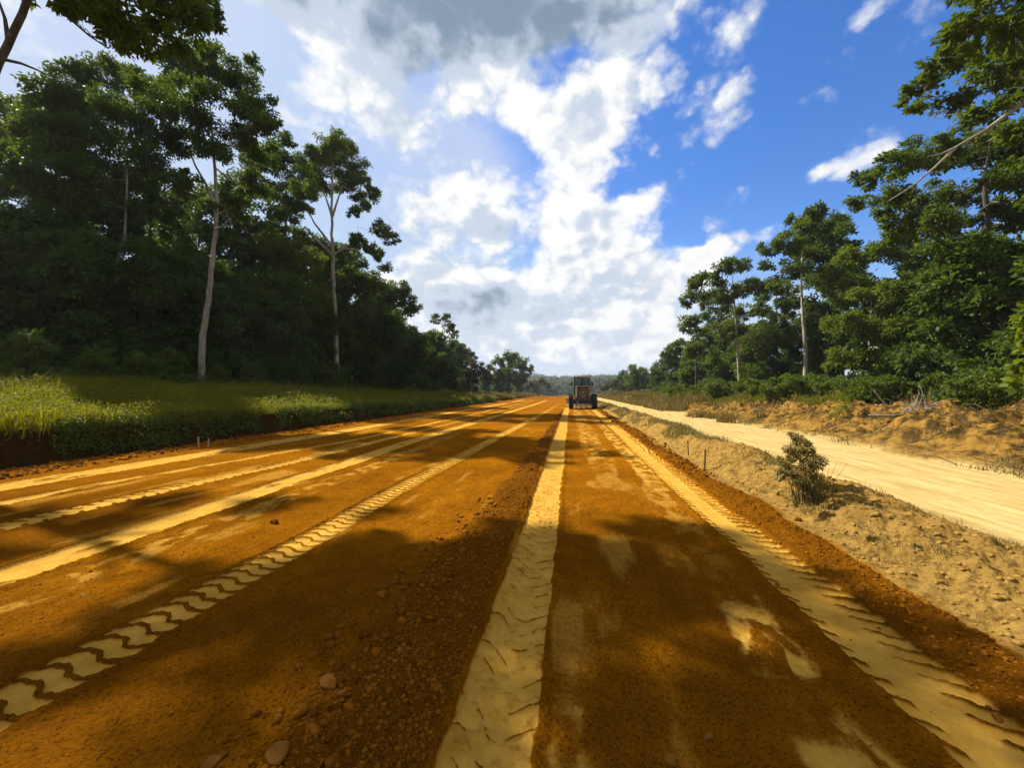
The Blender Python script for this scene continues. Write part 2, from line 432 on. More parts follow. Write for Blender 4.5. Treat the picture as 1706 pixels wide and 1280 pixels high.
def leaves_mesh(name, P, out, L, tone, width=.48, up=.9, droop=.25):
    n = len(P)
    a = unit(rng.normal(size=(n, 3))*.8+out*.7+np.array([0, 0, -droop]))
    nn = rng.normal(size=(n, 3))*.55+np.array([0, 0, up])
    sd = unit(np.cross(a, nn)); nn = unit(np.cross(sd, a))
    Lc = (L*rng.uniform(.65, 1.3, n))[:, None]; Wd = Lc*width*.5
    v = np.empty((n, 4, 3))
    v[:, 0] = P; v[:, 2] = P+a*Lc-nn*Lc*.08
    v[:, 1] = P+a*Lc*.45+sd*Wd+nn*Lc*.05; v[:, 3] = P+a*Lc*.45-sd*Wd+nn*Lc*.05
    return mesh_np(name, v.reshape(-1, 3), np.arange(n*4).reshape(n, 4), 4, {'tone': np.repeat(tone, 4)})

def clump_leaves(clumps, L, dens=1.0, flat=.75):
    """leaf positions in clumps made of smaller sprays"""
    PP, OO, TT = [], [], []
    for c, r in clumps:
        c = np.array(c)
        n = int(dens*min(1450*r*r*(.2/L)**2, 14000)); n = max(n, 40)
        k = max(7, int(9+7*r))
        d = unit(rng.normal(size=(k, 3))); sc = c+d*(r*rng.uniform(.25, .95, (k, 1)))*np.array([1, 1, flat])
        sr = r*rng.uniform(.22, .46, k)
        idx = rng.integers(0, k, n)
        dd = unit(rng.normal(size=(n, 3)))
        p = sc[idx]+dd*(sr[idx]*rng.random(n)**.45)[:, None]*np.array([1, 1, .7])
        st = rng.random(k)
        PP.append(p); OO.append(unit(p-c+1e-6)); TT.append(np.clip(.55*st[idx]+.45*rng.random(n), 0, 1))
    return np.concatenate(PP), np.concatenate(OO), np.concatenate(TT)

def bend(p0, p1, sag=.12, n=6, jit=.04):
    p0 = np.array(p0, float); p1 = np.array(p1, float); L = np.linalg.norm(p1-p0); out = []
    for i in range(n+1):
        t = i/n; q = p0+(p1-p0)*t; q[2] += L*sag*math.sin(math.pi*t)*(-.6)+0
        if 0 < i < n: q += rng.normal(size=3)*L*jit*.5
        out.append(q)
    return out

def along(pts, z):
    for a, b in zip(pts[:-1], pts[1:]):
        if a[2] <= z <= b[2]:
            t = (z-a[2])/max(b[2]-a[2], 1e-6); return a+(b-a)*t, None
    return (pts[-1] if z > pts[-1][2] else pts[0]), None

def make_tree(name, cat, label, trunk, r0, clumps, L, leaf, bark, group=None, limbs=(), z1=None, dens=1., twigs=True, sides=9, width=.48, taper=.3):
    """trunk: world points from the ground up; clumps: (world centre, radius)"""
    base = np.array(trunk[0]); root = empty(name, tuple(base)); tag(root, label, cat, group)
    tp = [np.array(p)-base for p in trunk]
    cl = [(np.array(c)-base, r) for c, r in clumps]
    H = tp[-1][2]
    # smooth trunk
    fine = []
    for i in range(len(tp)-1):
        for k in range(4):
            t = k/4; q = tp[i]+(tp[i+1]-tp[i])*t
            if i+k: q = q+rng.normal(size=3)*r0*.10*np.array([1, 1, 0])
            fine.append(q)
    fine.append(tp[-1])
    nf = len(fine)
    rad = [r0*(1-(1-taper)*(i/(nf-1))**.9)*(1+.55*max(0, 1-i/2.2)*.6) for i in range(nf)]
    mb = MB(); fine[0] = fine[0]-np.array([0, 0, .15]); mb.tube(fine, rad, sides)
    zmin = z1 if z1 is not None else .35*H
    nodes = [(p_, q_) for p_, q_ in zip(fine, rad) if p_[2] >= zmin] or [(fine[-1], rad[-1])]
    for path, rb in limbs:
        pts = [np.array(p)-base for p in path]
        nodes += [(p_, rb*.6) for p_ in pts[1:]]
    order = sorted(cl, key=lambda q: min(np.linalg.norm(q[0]-n_[0]) for n_ in nodes))
    for c, r in order:
        best = min(nodes, key=lambda n_: np.linalg.norm(c-n_[0])+1.1*max(0, n_[0][2]-c[2]+.3*r))
        p, pr = best; Lb = np.linalg.norm(c-p)
        if Lb < .2: continue
        rb = max(.012, min(pr*.62, .012*Lb+.025))
        path = bend(p, c, .16, 6, .06)
        rr_ = [rb*(1-.72*i/6) for i in range(7)]
        mb.tube(path, rr_, 6, False)
        nodes += list(zip(path[2:], rr_[2:]))
        if twigs:
            for k in range(5):
                d = unit(rng.normal(size=3)); q = c+d*r*.75*np.array([1, 1, .7])
                s0 = path[rng.integers(4, 7)]
                mb.tube(bend(s0, q, .05, 3, .06), [rb*.35, rb*.28, rb*.2, rb*.1], 4, False)
    for path, rb in limbs:
        pts = [np.array(p)-base for p in path]; n = len(pts)
        mb.tube(pts, [rb*(1-.7*i/(n-1)) for i in range(n)], 7, False)
    mb.build('trunk', bark, root, True)
    P, O, T = clump_leaves(cl, L, dens)
    me = leaves_mesh('crown', P, O, L, T, width)
    link('crown', me, leaf, root)
    return root

def pix_tree(name, cat, label, z, trunk, r0, clumps, leaf, bark, L=None, group=None, limbs=(), spread=.8, dens=1., z1=None, width=.48, extra=(), limb_dz=0):
    """tree described by what is seen of it: all points at about z metres depth, crown with its own depth"""
    L = L or (.115+.0032*z)
    xs = [c[0] for c in clumps]; half = (max(xs)-min(xs))/2+np.mean([c[2] for c in clumps])
    dz = half*z/F*spread
    b = W(trunk[0][0], trunk[0][1], z); b[2] = hz(b[0], b[1])-.05
    pts = [b]+[W(px, py, z) for px, py in trunk[1:]]
    cl = []
    for c in clumps:
        off = (c[3] if len(c) > 3 else rng.uniform(-1, 1)*dz)
        zz = max(z+off, z*.55)
        cl.append((W(c[0], c[1], zz), c[2]*z/F))
    cl += list(extra)
    lm = [([W(px, py, z+limb_dz) for px, py in path], rb) for path, rb in limbs]
    return make_tree(name, cat, label, pts, r0, cl, L, leaf, bark, group, lm, z1, dens, width=width)

# ------------------------------------------------------------------ ground
def build_ground():
    t_in = np.linspace(-1.36, 1.36, 1090)
    a_in = np.arctan(t_in)
    lim = a_in[-1]
    a_out = np.linspace(lim, 2*math.pi-lim, 130)[1:-1]
    ang = np.concatenate([a_in, a_out])
    r = [.3]
    while r[-1] < 6000:
        q = r[-1]
        k = .09 if q < 1.3 else .0034 if q < 11 else .006 if q < 60 else .016 if q < 300 else .07
        r.append(q*(1+k))
    r = [q for q in r if q < 1240]
    r = np.array(r)
    A, Rr = np.meshgrid(ang, r)
    X = Rr*np.sin(A-YAW); Y = Rr*np.cos(A-YAW)
    z, track, sand, veg, cut, side, mound, inroad, turned_shade = terrain(X, Y)
    nr, na = X.shape
    V = np.stack([X, Y, z], -1).reshape(-1, 3)
    i = np.arange(nr-1)[:, None]*na; j = np.arange(na)[None]; jn = (j+1) % na
    Q = np.stack([i+j, i+na+j, i+na+jn, i+jn], -1).reshape(-1, 4)[:, ::-1]
    V = np.concatenate([V, [[0, 0, 0]]])
    cen = np.stack([np.arange(na), (np.arange(na)+1) % na, np.full(na, len(V)-1), np.full(na, len(V)-1)], -1)
    at = {k: np.append(v.ravel(), 0) for k, v in dict(track=track, sand=sand, veg=veg, cut=cut, side=side, mound=mound, turned_shade=turned_shade).items()}
    ir = inroad.ravel(); sdr = (side > .5).ravel(); yy = Y.ravel()
    ir = ir & (yy < 230) & (yy > -40)
    main = ir[Q[:, 0]]; sd = sdr[Q[:, 0]] & ~main & (yy[Q[:, 0]] < 200) & (yy[Q[:, 0]] > -40)
    for nm, sel in (('main_road', main), ('side_road', sd), ('ground', ~main & ~sd)):
        q = Q[sel]
        used, inv = np.unique(q, return_inverse=True)
        q = inv.reshape(-1, 4); v = V[used]; att = {k: a[used] for k, a in at.items()}
        if nm == 'main_road':
            # patch right under the camera
            n0 = len(v); inner = np.searchsorted(used, np.arange(na))
            v = np.concatenate([v, [[0, 0, 0]]]); att = {k: np.append(a, 0) for k, a in att.items()}
            me = mesh_np(nm, v, q, 4, att, True)
        else:
            me = mesh_np(nm, v, q, 4, att, True)
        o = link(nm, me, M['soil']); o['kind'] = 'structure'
        o['label'] = {'main_road': 'wide orange clay road bed with tyre tracks', 'side_road': 'pale sandy side road', 'ground': 'grassy and sandy ground around the road'}[nm]
build_ground()

# ------------------------------------------------------------------ loose clods (uncountable) and single stones
def lumps(name, pts, size, mat, kind=None, seed=3):
    g = np.random.default_rng(seed)
    # icosahedron subdivided by hand is heavy: a 14-vertex rounded lump
    base = unit(np.array([[1, 0, 0], [-1, 0, 0], [0, 1, 0], [0, -1, 0], [0, 0, 1], [0, 0, -1], [1, 1, 1], [1, 1, -1], [1, -1, 1], [1, -1, -1], [-1, 1, 1], [-1, 1, -1], [-1, -1, 1], [-1, -1, -1]], float))
    fc = []
    ax = {0: [6, 7, 9, 8], 1: [10, 12, 13, 11], 2: [6, 10, 11, 7], 3: [8, 9, 13, 12], 4: [6, 8, 12, 10], 5: [7, 11, 13, 9]}
    for k, ring in ax.items():
        for i in range(4): fc.append((k, ring[i], ring[(i+1) % 4]))
    fc = np.array(fc); n = len(pts); nb = 14; tone = np.repeat(g.random(n), nb)
    v = base[None]*(1+g.uniform(-.42, .30, (n, nb, 1)))
    v = v*g.uniform(.6, 1.25, (n, 1, 3))*np.array([1, 1, .75])
    th = g.uniform(0, 6.28, n); c, s = np.cos(th), np.sin(th)
    x = v[..., 0]*c[:, None]-v[..., 1]*s[:, None]; y = v[..., 0]*s[:, None]+v[..., 1]*c[:, None]
    v = np.stack([x, y, v[..., 2]], -1)*size[:, None, None]+pts[:, None, :]
    f = fc[None]+(np.arange(n)*nb)[:, None, None]
    return link(name, mesh_np(name, v.reshape(-1, 3), f.reshape(-1, 3), 3, {'tone': tone}), mat)

def scatter_clods():
    X, Y, S = [], [], []
    def put(n, xf, y0, y1, s0, s1, p=2.5):
        u = rng.random(n); y = y0*(y1/y0)**u
        X.append(xf(y, rng.random(n))); Y.append(y); S.append(s0+(s1-s0)*rng.random(n)**p)
    wl = lambda y: -1.42+np.interp(y, [0, 6, 12, 36], [0, .25, .45, .75])
    put(20000, lambda y, u: wl(y)+(-.62-wl(y))*u**.8, 1.1, 12, .003, .019, 5)
    put(340, lambda y, u: wl(y)-.22+(-.72-wl(y))*u**1.3, 1.2, 6.5, .010, .042, 2.4)
    put(3500, lambda y, u: wl(y)+(-.62-wl(y))*u, 8, 35, .010, .045, 4)
    put(9000, lambda y, u: 2.05+.62*u**.8, 1.5, 12, .003, .019, 5)
    put(1800, lambda y, u: 2.1+.6*u, 8, 40, .012, .05, 3)
    put(2600, lambda y, u: -10.9+.8*u, 5, 40, .012, .06, 4)
    put(5000, lambda y, u: -.1+2.*u, 1.2, 9, .002, .009, 4)
    put(60, lambda y, u: -.1+2.*u, 1.3, 6, .008, .022, 2)
    put(7000, lambda y, u: -8+6.5*u, 1.5, 14, .002, .012, 5)
    X1, Y1, S1 = list(X), list(Y), list(S); X.clear(); Y.clear(); S.clear()
    put(5200, lambda y, u: 2.75+1.75*u**1.2, 2.5, 25, .003, .036, 7)
    xs, ys, sz = np.concatenate(X), np.concatenate(Y), np.concatenate(S)
    o = lumps('sand_clods', np.stack([xs, ys, terrain(xs, ys)[0]+sz*.1], -1), sz, M['sand_clod'], None, 5)
    tag(o, 'pale crumbly clods on the sand strip between the roads', 'clods', None, 'stuff')
    X, Y, S = X1, Y1, S1
    X = np.concatenate(X); Y = np.concatenate(Y); S = np.concatenate(S)
    t = terrain(X, Y); Z = t[0]+S*np.where(S > .02, .18, .02)
    ok = (t[1] < .4) | (rng.random(len(X)) < .08)
    o = lumps('loose_clods', np.stack([X, Y, Z], -1)[ok], S[ok], M['clod'])
    tag(o, 'loose brown clay clods strewn over the road', 'clods', None, 'stuff')
scatter_clods()

def on_ground(px, py):
    d = ray_dir(px, py); t = EYE/-d[2]
    for _ in range(8):
        p = np.array([0, 0, EYE])+d*t; h = float(terrain(np.array([p[0]]), np.array([p[1]]))[0][0]); t = (EYE-h)/-d[2]
    return np.array([0, 0, EYE])+d*t

def rock(px, py, r, sq, mat, name, label, seed):
    import bmesh
    p = on_ground(px, py); bm = bmesh.new(); bmesh.ops.create_icosphere(bm, subdivisions=3, radius=1)
    g = np.random.default_rng(seed); k = g.normal(size=(7, 3))
    pl = unit(g.normal(size=(9, 3))); pd = g.uniform(.55, .85, 9)
    for v in bm.verts:
        q = np.array(v.co)
        for n_, d_ in zip(pl, pd):
            e = q@n_-d_
            if e > 0: q = q-n_*e*.85
        q = q*(1+.05*math.sin(5*q[0]+k[0, 0])+.04*math.sin(7*q[1]+k[1, 1]))
        v.co = Vector(q*np.array([1, sq[0], sq[1]])*r)
    me = D.meshes.new(name); bm.to_mesh(me); bm.free()
    o = link(name, me, mat); o.location = (p[0], p[1], p[2]+r*sq[1]*.25); o.rotation_euler = (.1, .12, g.uniform(0, 3))
    tag(o, label, 'stone'); return o
rock(549, 1140, .062, (.7, .55), M['rock'], 'stone', 'flat pale-topped stone among clods left of the middle tyre track', 1)
rock(462, 1258, .075, (.6, .5), M['rock'], 'stone', 'large flat stone at the lower end of the clod ridge', 2)
rock(352, 1275, .05, (.8, .6), M['rock'], 'stone', 'brown stone at the bottom edge left of the clod ridge', 3)
rock(1117, 1272, .035, (.8, .8), M['rock'], 'stone', 'rounded stone on brown clay right of the middle tyre track', 4)
rock(1180, 1232, .033, (.55, .6), M['rock'], 'stone', 'small angular stone between the middle and the pale faint track', 5)
rock(1662, 1198, .03, (.7, .7), M['rock'], 'stone', 'brown stone on the right edge of the treaded track', 6)
rock(1653, 1167, .014, (.8, .8), M['white_stone'], 'stone', 'small white stone beside the treaded right track', 7)
rock(139, 993, .016, (.9, .8), M['white_stone'], 'stone', 'tiny white stone between the two left tracks', 8)
rock(457, 872, .045, (.9, .9), M['clod'], 'stone', 'dark round clod alone near the block-tread track', 9)
rock(1112, 1108, .012, (.9, .6), M['rock'], 'stone', 'small brown chip lying on the brown clay in mid road', 10)
rock(1330, 868, .05, (.6, .7), M['clod'], 'stone', 'dark clod on the sand in front of the olive bush', 12)

# ------------------------------------------------------------------ survey stakes
def stake(px, pyb, h, w, mat, label, lean=0, tilt=0):
    p = on_ground(px, pyb); mb = MB()
    mb.box(-w/2, w/2, -w*.3, w*.3, -.2, h*.93, .004)
    mb.prism([(-w*.3, h*.93), (w*.3, h*.93), (0, h)], -w*.4, w*.4)
    o = mb.build('survey_stake', mat); o.location = p; o.rotation_euler = (lean, tilt, .5)
    tag(o, label, 'stake', 'survey stakes along the road edges'); return o
stake(331, 747, .33, .045, M['stake'], 'taller pale wooden stake, left of a pair, below dark grass bank', .02, -.03)
stake(347, 746, .25, .045, M['stake'], 'shorter pale wooden stake, right of a pair, below dark grass bank', 0, .04)
stake(1174, 783, .42, .035, M['stake_dark'], 'taller brown stake on the sand left of the olive bush', .03, .02)
stake(1147, 762, .40, .03, M['stake_dark'], 'thin brown stake just beyond the taller brown stake', -.03, -.02)
stake(1029, 693, .42, .04, M['stake_dark'], 'small dark stake at the road edge just right of the grader', 0, .03)
mb = MB(); mb.tube([(0, 0, 0), (.08, .0, .01), (.17, .01, .02), (.26, .0, .01)], [.006, .007, .006, .004], 6)
o = mb.build('stick', M['dead']); o.location = W(337, 741, 9.4); o.rotation_euler = (0, R(35), .2)
o.location[2] = hz(o.location[0], o.location[1])+.10
tag(o, 'thin broken stick leaning between the pair of pale stakes', 'stick')
p = W(927, 660, 120); mb = MB(); zg = hz(p[0], p[1])
mb.tube([(0, 0, -.2), (0, 0, .9)], .09, 8); mb.tube([(0, 0, .9), (0, 0, 1.0), (0, 0, 1.02)], [.16, .16, .02], 8)
o = mb.build('marker_post', M['black']); o.location = (p[0], p[1], zg)
tag(o, 'short dark post standing far down the road left of the grader', 'post')

# ------------------------------------------------------------------ motor grader seen from behind
def grader():
    root = empty('motor_grader', (1.12, 36.3, 0), 0)
    tag(root, 'cream motor grader seen from behind, working on the clay road', 'grader')
    def wheel(x, y, r, w):
        mb = MB()
        prof = [(r*.55, -w/2), (r*.9, -w/2), (r*.98, -w*.42), (r, -w*.25), (r, w*.25), (r*.98, w*.42), (r*.9, w/2), (r*.55, w/2), (r*.55, -w/2)]
        mb.lathe(prof, 32, 'x', (x, y, r))
        for k in range(18):
            th = 2*math.pi*k/18
            for sd in (-1, 1):
                c = [(x+sd*w*.02, th), (x+sd*w*.5, th+.16), (x+sd*w*.5, th+.28), (x+sd*w*.02, th+.12)]
                lo = [(a, y+r*.99*math.cos(t), r+r*.99*math.sin(t)) for a, t in c]; hi = [(a, y+r*1.045*math.cos(t), r+r*1.045*math.sin(t)) for a, t in c]
                mb.add(lo+hi, [(0, 1, 2, 3), (4, 5, 6, 7), (0, 1, 5, 4), (1, 2, 6, 5), (2, 3, 7, 6), (3, 0, 4, 7)])
        ty = mb.build('wheel', M['rubber'], root, False)
        rm = MB(); s = 1 if x > 0 else -1
        rm.lathe([(r*.56, -w*.4), (r*.5, -w*.3), (r*.25, -w*.1*s-.02), (r*.18, s*w*.1), (.01, s*w*.12)], 24, 'x', (x, y, r))
        rm.build('rim', M['rim'], ty)
    for y in (.78, 2.25):
        for x in (-1.04, 1.04): wheel(x, y, .66, .40)
    for x in (-1.0, 1.0): wheel(x, 8.1, .58, .34)
    mb = MB()
    for s in (-1, 1): mb.box(s*.80-.09, s*.80+.09, .45, 2.6, .45, .85, .04)
    mb.tube([(-.8, 1.5, .66), (.8, 1.5, .66)], .16, 12); mb.build('tandem_case', M['steel'], root)
    mb = MB()   # main frame, gooseneck, front axle
    mb.box(-.42, .42, .15, 4.3, .72, 1.05, .03)
    mb.tube([(0, 4.2, 1.15), (0, 5.0, 1.7), (0, 6.4, 1.75), (0, 7.6, 1.35), (0, 8.2, .95)], [.19, .18, .17, .17, .19], 10)
    mb.tube([(-.95, 8.1, .58), (.95, 8.1, .58)], .10, 10); mb.build('main_frame', M['cream'], root)
    mb = MB()   # engine hood: open at the back, a frame of cream sheet
    mb.box(-.60, -.46, .12, 2.75, 1.05, 1.98, .03); mb.box(.46, .60, .12, 2.75, 1.05, 1.98, .03)
    mb.box(-.60, .60, .12, 2.75, 1.985, 2.06, .03); mb.box(-.455, .455, .34, .40, 1.06, 1.97, .01)
    hd = mb.build('engine_hood', M['cream'], root)
    mb = MB()
    mb.box(-.455, .455, .28, .335, 1.06, 1.97, .01)
    mb.build('radiator', M['black'], hd)
    mb = MB()
    mb.lathe([(.36, .262), (.36, .272), (.33, .272), (.33, .262), (.36, .262)], 28, 'y', (0, 0, 1.52))
    mb.lathe([(.2, .262), (.2, .272), (.18, .272), (.18, .262), (.2, .262)], 24, 'y', (0, 0, 1.52))
    for k in range(6):
        th = k*math.pi/3; mb.tube([(.05*math.cos(th), .267, 1.52+.05*math.sin(th)), (.34*math.cos(th), .267, 1.52+.34*math.sin(th))], .012, 5)
    mb.lathe([(.0, .24), (.07, .245), (.07, .275), (.0, .275)], 14, 'y', (0, 0, 1.52)); mb.build('fan_guard', M['bare'], hd)
    mb = MB()
    mb.tube([(-.30, .24, 1.12), (-.28, .22, 1.35), (-.2, .22, 1.42)], .025, 6); mb.tube([(.25, .24, 1.1), (.32, .22, 1.3), (.3, .22, 1.75)], .022, 6)
    mb.box(-.12, .16, .2, .26, 1.08, 1.2, .02); mb.build('engine_pipes', M['bare'], hd)
    mb = MB(); mb.tube([(.28, 1.7, 2.06), (.28, 1.7, 2.55), (.28, 1.62, 2.66)], [.05, .05, .05], 10); mb.build('exhaust_pipe', M['steel'], root)
    mb = MB()   # cab: floor, posts, lower panels
    mb.box(-.74, .74, 2.78, 4.25, 1.1, 1.3, .03)
    for x in (-.70, .70):
        for y in (2.82, 4.2): mb.box(x-.045, x+.045, y-.045, y+.045, 1.3, 2.86, .012)
    mb.box(-.05, .05, 2.79, 2.85, 2.08, 2.86, .01)
    mb.box(-.655, .655, 2.79, 2.85, 1.3, 2.08, .015)
    for s in (-1, 1): mb.box(s*.70-.03, s*.70+.03, 2.865, 4.155, 1.3, 1.85, .01)
    mb.box(-.655, .655, 4.17, 4.23, 1.3, 1.6, .01)
    cab = mb.build('cab', M['black'], root)
    mb = MB(); mb.box(-.80, .80, 2.68, 4.36, 2.862, 3.0, .05); mb.box(-.6, .6, 2.85, 4.1, 3.0, 3.04, .02); mb.build('roof', M['cream'], cab)
    def pane(x0, x1, y0, y1, z0, z1):
        mb = MB(); mb.box(x0, x1, y0, y1, z0, z1, .001); mb.build('window', M['glass'], cab)
    pane(-.653, -.052, 2.817, 2.823, 2.082, 2.858); pane(.052, .653, 2.817, 2.823, 2.082, 2.858)
    pane(-.653, .653, 4.197, 4.203, 1.602, 2.858)
    for s in (-1, 1): pane(s*.70-.003, s*.70+.003, 2.867, 4.153, 1.852, 2.858)
    mb = MB(); mb.box(-.26, .26, 3.2, 3.75, 1.3, 1.62, .05); mb.box(-.24, .24, 3.08, 3.2, 1.6, 2.36, .05); mb.build('seat', M['black'], cab)
    mb = MB(); mb.tube([(0, 4.0, 1.3), (0, 3.85, 1.85)], .04, 8); mb.lathe([(.2, -.015), (.22, 0), (.2, .015), (.18, 0), (.2, -.015)], 20, 'z', (0, 3.84, 1.88)); mb.build('steering_wheel', M['black'], cab)
    for s in (-1, 1):
        mb = MB(); mb.tube([(s*.74, 4.15, 2.55), (s*.98, 4.0, 2.55), (s*1.0, 3.98, 2.4)], .02, 6)
        mb.box(s*1.0-.10, s*1.0+.10, 3.94, 3.98, 2.12, 2.46, .02); mb.build('mirror', M['black'], cab)
        mb = MB(); mb.lathe([(.0, 2.61), (.07, 2.62), (.08, 2.68), (.0, 2.68)], 14, 'y', (s*.58, 0, 2.93)); mb.build('work_lamp', M['bare'], cab)
        mb = MB(); mb.box(s*.68-.05, s*.68+.05, .08, .14, 1.12, 1.24, .01); mb.build('tail_light', M['orange'], root)
    mb = MB()   # rear counterweight, step, ripper beam
    mb.box(-.72, .72, -.02, .14, .72, 1.04, .04); mb.build('counterweight', M['steel'], root)
    mb = MB(); mb.box(-.80, .80, -.36, -.20, .26, .40, .03); rb_ = mb.build('ripper_beam', M['bare'], root)
    for x in (-.6, -.2, .2, .6):
        mb = MB(); mb.prism([(-.34, .58), (-.22, .58), (-.22, .255), (-.30, .04), (-.36, .05), (-.345, .3)], x-.035, x+.035); mb.build('ripper_tooth', M['steel'], rb_)
    for x in (-.45, .45):
        mb = MB(); mb.tube([(x, -.02, .85), (x, -.28, .41)], .05, 8); mb.build('ripper_arm', M['steel'], rb_)
    mb = MB()   # blade with its circle, set slantwise so its end shows left
    n = 9; poly = []
    for i in range(n):
        th = R(-60)+R(125)*i/(n-1); poly.append((.45*math.cos(th)*.55, .42+.42*math.sin(th)))
    poly2 = poly+[(p_[0]-.04, p_[1]) for p_ in poly[::-1]]
    mb.prism(poly2, -1.62, 1.62); bl = mb.build('blade', M['bare'], root); bl.location = (-.05, 5.6, .06); bl.rotation_euler = (0, 0, R(-20))
    mb = MB(); mb.lathe([(.72, -.05), (.80, -.05), (.80, .05), (.72, .05), (.72, -.05)], 32, 'z', (-.1, 5.6, .98))
    mb.tube([(-.7, 5.6, .98), (0, 7.9, .85)], .07, 8); mb.tube([(.5, 5.6, .98), (0, 7.9, .85)], .07, 8)
    mb.tube([(-.25, 5.5, .95), (-.25, 5.5, .5)], .1, 8); mb.tube([(-.5, 5.0, 1.75), (-.6, 5.6, 1.0)], .05, 8); mb.tube([(.5, 5.0, 1.75), (.5, 5.6, 1.0)], .05, 8)
    mb.build('blade_circle', M['steel'], root)
    mb = MB()
    for k in range(3): mb.box(-.98, -.76, 2.85+.02*k, 3.15, .5+.28*k, .53+.28*k, .006)
    mb.tube([(-.98, 2.88, .48), (-.98, 2.95, 1.15)], .018, 6); mb.build('step_ladder', M['bare'], root)
    return root
grader()

# ------------------------------------------------------------------ trees seen one by one
def shade_clumps():
    """unseen leaf clumps added to the leaning tree, placed to shade the near road"""
    g = np.random.default_rng(4); out = []
    for gx in np.arange(-7, 1.4, 1.3):
        for gy in np.arange(.8, 5.4, 1.25):
            x, y = gx+g.uniform(-.5, .5), gy+g.uniform(-.5, .5)
            for h in np.arange(14.5, 26, .7):
                l = h/math.tan(R(44)); p = np.array([x-.891*l, y+.454*l, h]); q = p-np.array([0, 0, EYE])
                dz = q@VF; px, py = CX+F*(q@VR)/dz, CY-F*(q@VU)/dz
                if py < -110 or px < -110: break
            for k in range(3):
                if g.random() < .72: out.append((p+g.normal(size=3)*np.array([.55, .55, .4]), g.uniform(.25, .55)))
    return out
LD, LM, LL, BP, BK = M['leaf_dark'], M['leaf_mid'], M['leaf_light'], M['bark_pale'], M['bark']
GL, GR = 'trees of the left forest edge', 'trees of the right forest edge'
pix_tree('leaning_tree', 'tree', 'near leaning tree whose dark bare trunk crosses the upper left corner', 11,
         [(-235, 640), (-120, 370), (-50, 215), (-2, 105), (50, -5), (95, -100), (150, -220), (180, -340)], .13,
         [(150, 15, 40), (205, 25, 46), (262, 20, 44), (322, 28, 40), (352, 42, 22), (228, 66, 28), (190, 60, 26), (112, 2, 24), (285, 70, 22), (345, 5, 30),
          (200, -60, 60), (290, -60, 65), (60, -110, 70), (270, -170, 50), (150, -180, 80), (40, -10, 12)],
         LD, BK, L=.17, extra=shade_clumps(), limbs=[([(4, 98), (35, 105), (62, 116), (92, 131)], .045), ([(14, 68), (8, 30), (-6, -10)], .06), ([(80, -15), (110, 25), (150, 60), (180, 80)], .045)], spread=.55, z1=9)
pix_tree('forest_tree', 'tree', 'yellow-green crowned tree at the far left edge of the forest', 30, [(62, 618), (60, 520), (62, 400), (55, 250)], .2,
         [(20, 190, 38), (62, 205, 40), (15, 245, 42), (75, 262, 42), (20, 310, 42), (75, 320, 40), (-30, 230, 45), (-30, 300, 45)], LL, BK, group=GL)
pix_tree('forest_tree', 'tree', 'low feathery dark tree beneath the yellow-green crown at far left', 24, [(20, 622), (25, 540), (30, 440), (40, 390)], .1,
         [(10, 360, 32), (50, 372, 32), (88, 392, 24), (30, 420, 38), (110, 400, 12), (70, 440, 30), (-20, 430, 40)], LD, BK, group=GL)
pix_tree('forest_tree', 'tree', 'broad dark crowned tree with a thin crooked pale stem, left forest', 25, [(178, 612), (180, 500), (192, 450), (208, 395), (212, 300), (205, 200)], .12,
         [(110, 150, 42), (160, 128, 42), (215, 128, 45), (150, 200, 52), (215, 205, 50), (105, 225, 48), (250, 270, 40), (185, 285, 50), (125, 300, 50), (250, 140, 38), (180, 350, 45), (100, 370, 45)], LD, BP, group=GL)
pix_tree('tall_forest_tree', 'tree', 'tall tree with a pale leaning trunk and wide domed crown, left forest', 23.5,
         [(334, 610), (338, 560), (347, 500), (353, 440), (360, 380), (361, 320), (357, 265), (350, 190)], .185,
         [(300, 118, 45), (350, 108, 42), (398, 135, 46), (425, 185, 42), (330, 180, 45), (275, 165, 40), (290, 228, 40), (405, 235, 40), (440, 255, 30), (352, 250, 30), (425, 305, 36), (345, 84, 18), (312, 92, 22), (395, 345, 28), (300, 300, 28), (420, 100, 16), (440, 210, 24)],
         LD, BP, group=GL, limbs=[([(360, 345), (345, 310), (325, 275), (312, 240)], .09), ([(360, 358), (375, 350), (390, 340)], .07)], z1=9)
pix_tree('forest_tree', 'tree', 'dark clumped crown filling between the two tall pale trunks, left', 38, [(470, 612), (472, 500), (475, 400), (478, 320)], .22,
         [(462, 262, 34), (492, 300, 32), (450, 315, 36), (482, 345, 32), (502, 275, 24), (455, 375, 30), (430, 270, 30), (500, 345, 20), (475, 235, 18)], LD, BK, group=GL)
pix_tree('tall_forest_tree', 'tree', 'tall slender pale trunk under a rounded crown with one low right-hand branch', 37,
         [(561, 617), (560, 560), (557, 500), (555, 440), (553, 390), (553, 330), (554, 270)], .23,
         [(558, 236, 24), (532, 252, 26), (585, 256, 26), (518, 285, 28), (556, 275, 32), (600, 290, 28), (618, 322, 19), (598, 330, 20), (530, 310, 24), (508, 320, 24), (575, 305, 26), (612, 345, 12), (592, 352, 14),
          (596, 398, 17, 0), (636, 382, 19, .6), (652, 396, 14, -.6), (630, 425, 17, .3), (612, 408, 14, -.4), (642, 446, 11, 0), (590, 412, 10, .2)],
         LM, BP, group=GL, limbs=[([(554, 425), (540, 412), (522, 395), (510, 378)], .16), ([(554, 412), (538, 390), (524, 372), (514, 352)], .13), ([(556, 424), (572, 415), (590, 404)], .11), ([(554, 360), (562, 335), (570, 310)], .12), ([(553, 360), (545, 335), (536, 310)], .11)], z1=16, dens=1.15)
